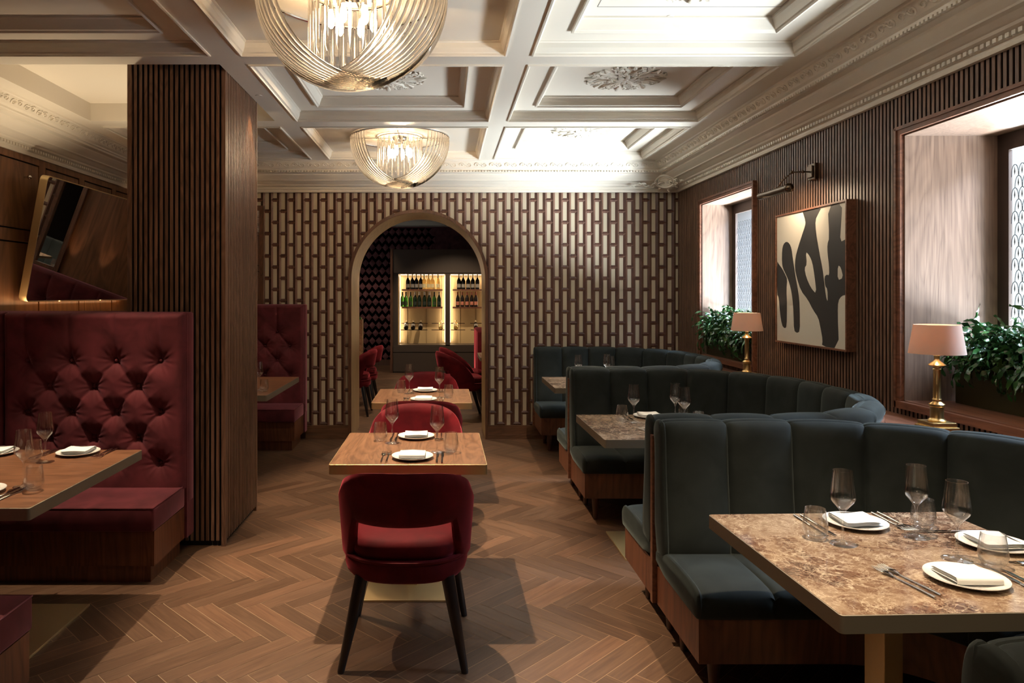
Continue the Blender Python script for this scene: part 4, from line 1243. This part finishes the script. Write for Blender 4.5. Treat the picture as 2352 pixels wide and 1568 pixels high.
# ------------------------------------------------------------------ planters with ferns
def make_planter(name, label, x0, x1, y0, y1, z0, z1, nleaf, seed, L0=0.17):
    t = thing(name, label, 'plant', ((x0+x1)/2, (y0+y1)/2, z0))
    hx, hy, hz = (x1-x0)/2, (y1-y0)/2, z1-z0
    m = MB(); w_ = 0.008
    m.box(-hx, -hx+w_, -hy, hy, 0, hz).box(hx-w_, hx, -hy, hy, 0, hz).box(-hx+w_, hx-w_, -hy, -hy+w_, 0, hz).box(-hx+w_, hx-w_, hy-w_, hy, 0, hz).box(-hx+w_, hx-w_, -hy+w_, hy-w_, 0, 0.01)
    m.obj('planter_box', simple('olive bronze planter', (0.045, 0.036, 0.012), 0.38, 0.6), t)
    MB().box(-hx+w_, hx-w_, -hy+w_, hy-w_, hz-0.05, hz-0.03).obj('soil', simple('potting soil', (0.02, 0.014, 0.01), 0.95), t)
    rnd = random.Random(seed); m = MB()
    for q in range(nleaf):
        b_ = Vector((rnd.uniform(-hx*.9, hx*.7), rnd.uniform(-hy*.97, hy*.97), hz-0.03+rnd.random()**1.5*0.15))
        az = rnd.gauss(PI, 1.0) if rnd.random() < 0.75 else rnd.uniform(0, 2*PI)
        L = L0*rnd.uniform(0.6, 1.4); el = rnd.uniform(0.3, 1.6); droop = rnd.uniform(1.0, 3.6)
        wd = rnd.uniform(0.007, 0.014); p = b_.copy(); n = 15; u = Vector((math.cos(az), math.sin(az), 0)); sd = Vector((-u.y, u.x, 0))
        ang = el; vs = []; tw = rnd.uniform(-1.6, 1.6); lob = rnd.uniform(0, 6); yaw = rnd.uniform(-1.2, 1.2)
        for i in range(n+1):
            s_ = i/n
            ang -= droop/n*(0.3+1.3*s_)
            uu = u*math.cos(yaw*s_)+sd*math.sin(yaw*s_); s2 = Vector((-uu.y, uu.x, 0))
            d = uu*math.cos(ang)+Vector((0, 0, 1))*math.sin(ang); nr = Vector((0, 0, 1))*math.cos(ang)-uu*math.sin(ang)
            if i: p = p+d*(L/n)
            if p.x > hx-0.004: p.x = hx-0.004
            ww = wd*(math.sin(PI*min(1, s_*1.02+0.04))**0.6)*(1+0.55*math.sin(s_*26+lob))
            ss = s2*math.cos(tw*s_)+nr*math.sin(tw*s_)
            wv = nr*(0.008*math.sin(s_*21+lob))
            vs += [p-ss*ww+wv, p-nr*0.003, p+ss*ww-wv]
        fs = []
        for i in range(n):
            for k in range(2): fs.append((i*3+k, i*3+k+1, (i+1)*3+k+1, (i+1)*3+k))
        m._a(vs, fs)
    o = m.obj('foliage', LEAF, t, smooth=80)
    return t
make_planter('window_planter', 'olive bronze trough of glossy ferns in the closest window', 2.73, 2.985, 2.66, 3.80, 0.97, 1.175, 1100, 3, 0.21)
make_planter('window_planter', 'dark trough of glossy ferns spilling from the far window', 2.545, 2.785, 5.80, 6.90, 0.97, 1.16, 1000, 8, 0.225)

# ------------------------------------------------------------------ painting and its picture light
def make_painting():
    y0, y1, z0, z1, xf = 4.333, 5.268, 1.197, 2.128, 2.452
    t = thing('framed_painting', 'large framed abstract painting of black strokes on cream on the slatted wall', 'painting', (xf, (y0+y1)/2, (z0+z1)/2))
    oy, oz = (y0+y1)/2, (z0+z1)/2; hy, hz = (y1-y0)/2, (z1-z0)/2
    m = MB(); k = 0.012
    for (a, b_, c, d) in ((-hy, -hy+k, -hz, hz), (hy-k, hy, -hz, hz), (-hy+k, hy-k, -hz, -hz+k), (-hy+k, hy-k, hz-k, hz)): m.box(-0.004, 0.056, a, b_, c, d)
    m.obj('frame', WAL_SILL, t)
    MB().box(0.006, 0.030, -hy+k, hy-k, -hz+k, hz-k).obj('canvas', simple('cream canvas', (0.58, 0.54, 0.45), 0.7), t)
    def cv(px, py):
        X = 1540+px/2.904; Yp = 340+py/2.904
        Y = min(y1-k-.001, max(y0+k+.001, (xf+0.004)*F/(X-CX))); Z = H-(Yp-CY)*Y/F
        return (Y-oy, min(hz-k-.001, max(-hz+k+.001, Z-oz)))
    ink = simple('black paint', (0.018, 0.016, 0.015), 0.6); cr = simple('cream paint', (0.58, 0.54, 0.45), 0.7)
    def shape(mb, pts, lay, mi=0):
        # smooth the outline with one round of corner cutting
        p = [cv(*q) for q in pts]; q2 = []
        for i in range(len(p)):
            a, b_ = p[i], p[(i+1) % len(p)]
            q2 += [(a[0]*.75+b_[0]*.25, a[1]*.75+b_[1]*.25), (a[0]*.25+b_[0]*.75, a[1]*.25+b_[1]*.75)]
        mb.prism(q2, lay-0.0004, lay, mi, axis='x')
    m = MB()
    shape(m, [(700,750),(722,775),(745,805),(765,845),(778,875),(772,940),(776,1050),(774,1190),(760,1203),(742,1180),(728,1090),(722,1000),(700,970)], 0.0055)
    shape(m, [(742,760),(743,680),(752,640),(772,622),(792,635),(806,670),(815,740),(832,850),(846,930),(858,1010),(861,1100),(861,1220),(842,1234),(822,1215),(820,1100),(812,1000),(800,930),(785,880),(768,840),(748,800)], 0.0055)
    shape(m, [(878,405),(880,418),(900,490),(896,520),(876,580),(850,660),(832,730),(828,800),(840,860),(868,950),(915,1010),(950,1080),(985,1130),(1000,1200),(1014,1280),(1008,1350),(1122,1370),(1113,1100),(1116,1020),(1140,985),(1172,978),(1185,1050),(1205,1100),(1205,590),(1185,605),(1128,628),(1136,500),(1143,340),(1048,360),(1058,600),(1045,640),(1046,700),(1056,780),(1058,850),(1040,842),(1025,860),(1030,920),(1046,940),(1048,1030),(1035,990),(1022,880),(1012,800),(990,690),(968,560),(964,480),(985,435),(1008,380)], 0.0055)
    m.obj('black_strokes', ink, t)
    m = MB()
    shape(m, [(902,690),(925,715),(945,760),(960,850),(974,975),(935,930),(905,860),(893,800),(910,775)], 0.0048)
    m.obj('cream_gap', cr, t); m = MB()
    shape(m, [(1116,780),(1136,795),(1152,865),(1114,882)], 0.0048)
    m.obj('cream_gap', cr, t)
make_painting()
def make_piclight():
    t = thing('picture_light', 'bronze picture light on a jointed arm above the abstract painting', 'picture light', (XR, 4.81, 2.375))
    m = MB().rbox(-0.030, 0.0, -0.045, 0.045, -0.055, 0.055, 0.004); m.rbox(-0.042, -0.030, -0.030, 0.030, -0.040, 0.040, 0.003)
    m.obj('wall_plate', BRONZE, t)
    m = MB().tube([(-0.04, 0, 0.0), (-0.085, 0.0, 0.0), (-0.15, 0.02, 0.0), (-0.19, 0.06, -0.045), (-0.225, 0.09, -0.105)], 0.0055, 8)
    m.ball((-0.085, 0, 0), 0.011, 6).ball((-0.15, 0.02, 0), 0.011, 6).ball((-0.225, 0.09, -0.105), 0.011, 6)
    m.obj('arm', BRONZE, t, smooth=50)
    m = MB(); n = 20; vs = []
    for y in (-0.10, 0.31):
        for rr in (0.026, 0.0235):
            for k in range(n+1):
                a = -PI/4+0.26*PI+PI*1.48*k/n
                vs.append((-0.235+rr*math.cos(a), y, -0.125+rr*math.sin(a)))
    W = n+1; fs = []
    for k in range(n): fs += [(k, k+1, 2*W+k+1, 2*W+k), (W+k, 3*W+k, 3*W+k+1, W+k+1), (k, W+k, W+k+1, k+1), (2*W+k, 2*W+k+1, 3*W+k+1, 3*W+k)]
    m._a(vs, fs); m.ball((-0.235, -0.115, -0.125), 0.032, 8); m.ball((-0.235, 0.31, -0.125), 0.024, 8); m.obj('lamp_hood', BRONZE, t, smooth=50)
    MB().tube([(-0.232, -0.08, -0.120), (-0.232, 0.29, -0.120)], 0.006, 8).obj('lamp_tube', emis('picture tube', (1, 0.72, 0.42), 3), t)
make_piclight()
aim(light('picture_lamp_light', 'AREA', (2.280, 4.86, 2.235), 4.2, WARM, size=0.36, sy=0.03), (2.50, 4.90, 1.70))

# ------------------------------------------------------------------ tilted mirror and hook on the left wall
def make_tilted():
    t = thing('tilted_mirror', 'large brass-framed mirror with rounded corners tilted forward above the tufted bench', 'mirror', (XL+0.035, 6.35, 1.50))
    t.rotation_euler = (0, R(10.2), 0)
    hy, hz = 0.93, 0.98
    def rr(h, z0, z1, r, n=6):
        p = []
        for (cx_, cz_, a0) in ((h-r, z1-r, 0), (-h+r, z1-r, PI/2), (-h+r, z0+r, PI), (h-r, z0+r, 1.5*PI)):
            for i in range(n+1): a = a0+PI/2*i/n; p.append((cx_+r*math.cos(a), cz_+r*math.sin(a)))
        return p
    o_, i_ = rr(hy, 0, hz, 0.045), rr(hy-0.007, 0.007, hz-0.007, 0.038); n = len(o_); m = MB()
    vs = [(0, y, z) for y, z in o_]+[(0.058, y, z) for y, z in o_]+[(0.058, y, z) for y, z in i_]+[(0.0, y, z) for y, z in i_]
    fs = [(a*n+k, a*n+(k+1) % n, ((a+1) % 4)*n+(k+1) % n, ((a+1) % 4)*n+k) for a in range(4) for k in range(n)]
    m._a(vs, fs); m.obj('frame', BRASS, t, smooth=40)
    m = MB().prism(rr(hy-0.007, 0.007, hz-0.007, 0.038), 0.045, 0.052, axis='x'); m.obj('mirror_glass', MIRROR, t)
make_tilted()
t = thing('coat_hook', 'small polished round knob on the dark panelled wall above the tilted mirror corner', 'hook', (XL+0.008, 5.55, 2.46))
MB().tube([(0, 0, 0), (0.03, 0, 0)], 0.008, 10).obj('stem', STEEL, t, smooth=50)
MB().ball((0.04, 0, 0), 0.017, 8).obj('knob', STEEL, t, smooth=60)

# ------------------------------------------------------------------ room beyond the arch
YC2 = 15.5
struct(MB().box(-5.2, 5.3, YC2+0.06, YC2+0.2, 0, 3.3).obj('wall_far', ZIG))
m = MB(); cw, chh = 0.145, 0.17
for r in range(int(2.95/chh)):
    for c in range(int(3.4/cw)):
        x = -3.6+c*cw; z = 0.10+r*chh; y = YC2+0.06; d = 0.013
        off = cw/2 if r % 2 else 0
        a = (x+off, y, z); b_ = (x+cw+off, y, z); c_ = (x+cw+off, y, z+chh); e = (x+off, y, z+chh); p = (x+cw*0.5+off-cw*0.5, y-d, z+chh/2); q = (x+cw+off, y-d, z+chh/2)
        mid = (x+cw/2+off, y-0.0, z+chh/2)
        m._a([a, b_, c_, e, p, mid, q], [(0, 1, 5), (0, 5, 4), (4, 5, 3), (5, 2, 3), (5, 6, 2), (1, 6, 5)])
m.obj('relief_pattern', ZIG, bpy.data.objects['wall_far'])
struct(MB().box(-3.6, -1.05, YC2-0.02, YC2+0.06, 0, 0.12).obj('baseboard_far', WAL_DARK))
struct(MB().box(-5.4, -5.2, YB2, YC2+0.2, 0, 3.3).obj('wall_far_left', VEN_D))
struct(MB().box(5.3, 5.5, YB2, YC2+0.2, 0, 3.3).obj('wall_far_right', VEN_D))
m = MB().box(-5.3, 5.4, YB2-0.02, YC2+0.2, 3.10, 3.25); m.box(-5.2, 5.3, YC2-0.25, YC2+.06, 3.02, 3.10)
struct(m.obj('ceiling_far', PLASTER))
t = thing('wine_cabinet', 'tall dark cabinet with two lit glass-fronted bottle niches beyond the arch', 'cabinet', (0.0, 14.0, 0))
D = 0.5
xa, xb, xm0, xm1, xr1 = -1.01, 1.30, 0.030, 0.115, 0.985
zb, zt, zc = 0.548, 1.945, 2.43
xl = -0.905
m = MB().box(-1.01, xr1+.25, 0.0, D+0.05, 0, zb-0.03)
m.box(-1.01, xr1+.25, 0, D+.05, zt, zc).box(-1.01, xl, 0, D+.05, zb-.03, zt).box(xm0, xm1, 0, D+.05, zb-.03, zt).box(xr1, xr1+.25, 0, D+.05, zb-.03, zt).box(xl, xr1, 0, D+.05, zb-.03, zb)
m.obj('carcass', CABM, t)
for bx in ((-1.0, xr1+.24, -0.02, 0.0, 0.03, zb-0.155), (-1.0, xr1+.24, -0.02, 0.0, zb-0.135, zb-0.02), (-1.0, 0.07, -0.02, 0, zt+0.02, zc-.01), (0.078, xr1+.24, -0.02, 0, zt+0.02, zc-.01)):
    MB().box(*bx).obj('door_panel', CABM, t)
MB().box(-1.055, -1.01, -0.03, D, 0, zc+0.01).obj('side_trim', WAL_DARK, t)
bkm = simple('pale niche backing', (0.55, 0.40, 0.20), 0.5); m = MB()
for (x0, x1) in ((xl, xm0), (xm1, xr1)):
    m.box(x0, x1, D-0.01, D+0.02, zb, zt)
    m.box(x0, x0+0.006, 0.02, D, zb, zt).box(x1-0.006, x1, 0.02, D, zb, zt)
m.obj('niche_back', bkm, t)
m = MB()
for x in (-0.745, -0.36, -0.045, 0.33, 0.65): m.box(x-0.002, x+0.002, D-0.013, D-0.01, zb, zt)
m.obj('niche_joints', SLAT_BACK, t)
for (x0, x1) in ((xl, xm0), (xm1, xr1)):
    m = MB().box(x0+0.02, x1-0.02, D-0.03, D-0.015, zt-0.008, zt-0.002); m.box(x0+0.010, x0+0.016, D-0.04, D-0.02, zb+0.02, zt-0.02).box(x1-0.016, x1-0.010, D-0.04, D-0.02, zb+0.02, zt-0.02)
    m.obj('led_strip', LED, t)
    light('niche_light', 'AREA', ((x0+x1)/2, 14.0+D-0.10, zt-0.015), 3.0, WARM, (R(-12), 0, 0), (x1-x0)-0.06, 0.03)
    for xx, s_ in ((x0+0.02, -1), (x1-0.02, 1)):
        light('niche_light', 'AREA', (xx, 14.0+D-0.06, (zb+zt)/2), 2.4, WARM, (0, R(90)*s_, 0), zt-zb-0.1, 0.03)
for (x0, x1) in ((-0.84, -0.03), (0.17, 0.90)):
    for z in (1.615, 1.265): MB().box(x0, x1, 0.12, D-0.02, z, z+0.03).obj('shelf', WAL_SILL, t)
for (x0, x1) in ((-0.86, -0.33), (-0.25, 0.01), (0.13, 0.42), (0.53, 0.90)):
    for z, y in ((0.835, 0.16), (0.955, D-0.06)): MB().box(x0, x1, y-0.012, y+0.004, z-0.006, z+0.008).obj('bottle_rail', BRONZE, t)
def make_bottle(name, col, label_col, cap_col, fat=1.0):
    t = thing('wine_bottle', name, 'bottle')
    g = simple('bottle glass '+name, col, 0.12, 0.0, Transmission_Weight=0.75 if name in ('amber', 'green') else 0.0)
    r = 0.040*fat
    MB().lathe([(r*.8, 0.0), (r, 0.006), (r, 0.15), (r*.93, 0.175), (r*.55, 0.21), (0.0150, 0.235), (0.0135, 0.25), (0.0135, 0.262)], 16).obj('bottle_glass', g, t, smooth=50)
    MB().lathe([(0.0155, 0.225), (0.0150, 0.255), (0.0145, 0.298), (0.001, 0.30)], 14).obj('foil_cap', simple('foil '+name, cap_col, 0.35, 0.4), t, smooth=50)
    m = MB(); n = 14
    vs = []; 
    for z in (0.035, 0.105):
        for k in range(n+1):
            a = -PI/2-0.95+1.9*k/n; vs.append(((r+.0008)*math.cos(a), (r+.0008)*math.sin(a), z))
    m._a(vs, [(k, k+1, n+1+k+1, n+1+k) for k in range(n)]); m.obj('paper_label', simple('label '+name, label_col, 0.6), t, smooth=50)
    return t
kinds = {'black': make_bottle('black', (0.012, 0.010, 0.009), (0.35, 0.32, 0.28), (0.75, 0.62, 0.40), 1.1),
         'amber': make_bottle('amber', (0.95, 0.75, 0.35), (0.80, 0.70, 0.40), (0.85, 0.68, 0.35), 1.1),
         'green': make_bottle('green', (0.05, 0.20, 0.03), (0.03, 0.05, 0.02), (0.05, 0.06, 0.04)),
         'silver': make_bottle('silver', (0.010, 0.022, 0.010), (0.02, 0.03, 0.02), (0.6, 0.55, 0.48)),
         'rose': make_bottle('rose', (0.018, 0.012, 0.010), (0.60, 0.22, 0.14), (0.45, 0.14, 0.08))}
uk = {k: [] for k in kinds}
ORD = ['first', 'second', 'third', 'fourth', 'fifth', 'sixth', 'seventh', 'eighth', 'ninth']
def bottle(kind, x, z, lb, y=14.28, lie=False, s_=1.0):
    o = place(kinds[kind], uk[kind], (x, y, z), 0, lb, 'bottles in the lit cabinet')
    if lie: o.rotation_euler = (R(-62), 0, 0)
    return o
PXC = lambda u: (u/6.817+880-CX)*14.28/F
for i, (u, k) in enumerate(zip((388, 458, 520, 590, 642, 713, 773, 858), ['black']*4+['amber']*4)):
    bottle(k, PXC(u), 1.645, '%s champagne bottle, %s along the top shelf of the wide lit niche' % ('black' if k == 'black' else 'golden', ORD[i]))
for i, (u, k) in enumerate(zip((303, 357, 430, 500, 567, 648, 723, 803, 877), ['green', 'green', 'green', 'silver', 'silver', 'silver', 'silver', 'green', 'silver'])):
    bottle(k, PXC(u), 1.295, '%s bottle, %s along the lower shelf of the wide lit niche' % ('bright green' if k == 'green' else 'silver-necked dark', ORD[i]))
for i, u in enumerate((1187, 1255, 1333, 1404, 1477)):
    bottle('black', PXC(u), 1.645, 'dark bottle with pale label, %s along the top shelf of the niche beyond the mullion' % ORD[i])
for i, u in enumerate((1168, 1238, 1314, 1388, 1453)):
    bottle('rose', PXC(u), 1.295, 'dark bottle with coppery neck, %s along the lower shelf beyond the mullion' % ORD[i])
for i, (u, k) in enumerate(((365, 'black'), (472, 'black'), (588, 'black'), (903, 'amber'), (1138, 'amber'), (1450, 'black'))):
    bottle(k, PXC(u), 0.87, '%s bottle lying on the metal rails, %s of the reclining row' % ('black' if k == 'black' else 'golden', ORD[i]), 14.15, True)

t = thing('room_divider', 'low wooden divider seen just inside the arch beside the pair of chairs', 'divider', (-1.45, 10.6, 0))
MB().box(-0.5, 0.235, 0, 0.12, 0, 1.17).obj('panel', WAL_TOPY, t); MB().box(-0.48, 0.215, 0.02, 0.10, 1.17, 1.20).obj('planting_strip', LEAF, t)
t = thing('high_back_sofa', 'tall crimson velvet sofa end partly hidden by the arch edge', 'sofa', (0.50, 10.6, 0))
MB().rbox(0, 0.16, 0, 1.3, 0.12, 1.0, 0.03, 3).obj('back', RED_V, t, smooth=40); MB().rbox(0.16, 0.7, 0, 1.3, 0.15, 0.46, 0.04, 3).obj('seat', RED_V, t, smooth=40)
MB().box(0.03, 0.66, 0.04, 1.26, 0, 0.13).obj('plinth', EBONY, t)
t = make_table('dining_table', 'corner of a pale table beyond the arch beside the profile chair', 0.75, 0.75, MARBLE, EDGE_BRONZE, (0, 0), (0.4, 0.4)); t.location = (0.83, 9.35, 0)
for (x, y, p) in ((-0.7, 9.0, 170), (0.5, 9.6, 130), (-1.75, 13.7, 85), (0.2, 12.4, 200)):  # last spot is added to brighten the cabinet front
    spot(x, y, x, y+(0.1 if y < 11 else 1.0), p, 95, z=3.09)
sp = make_spot(); us = []
SL = ['over the single crimson chair', 'over the second walnut table', 'over the middle marble table', 'over the closest marble table', 'over the farthest marble table',
      'over the table by the tufted bench', 'near the camera side', 'close to the slatted pillar side', 'over the far maroon bench', 'behind the camera over the booth end', 'just inside the arch over the chair pair', 'inside the arch over the profile chair', 'lighting the relief wall', 'added to light the bottle cabinet']
for (x, y, z), lb in zip(SPOTS, SL): place(sp, us, (x, y, z), 0, 'small round recessed ceiling spotlight ' + lb, 'recessed ceiling spotlights')

# warm wall washers at the bench on the left wall and the wood bay
for y in (5.9, 6.6, 7.3): light('wall_wash_light', 'SPOT', (XL+0.10, y, 1.475), 5, WARM2, (R(180), 0, 0), 0.01, spot=75, blend=0.8)
light('wall_wash_light', 'AREA', (XL+0.07, 6.1, 1.465), 2.5, WARM2, (R(180), 0, 0), 0.05, 2.2)
for x in (-2.3, -2.65, -3.0): light('wall_wash_light', 'SPOT', (x, YB-0.10, 1.50), 6, WARM2, (R(180), 0, 0), 0.01, spot=50, blend=0.9)
light('tray_light', 'SPOT', (-2.40, 4.95, 1.50), 120, (1, 0.80, 0.55), (R(180), 0, 0), 0.03, spot=95, blend=1.0)
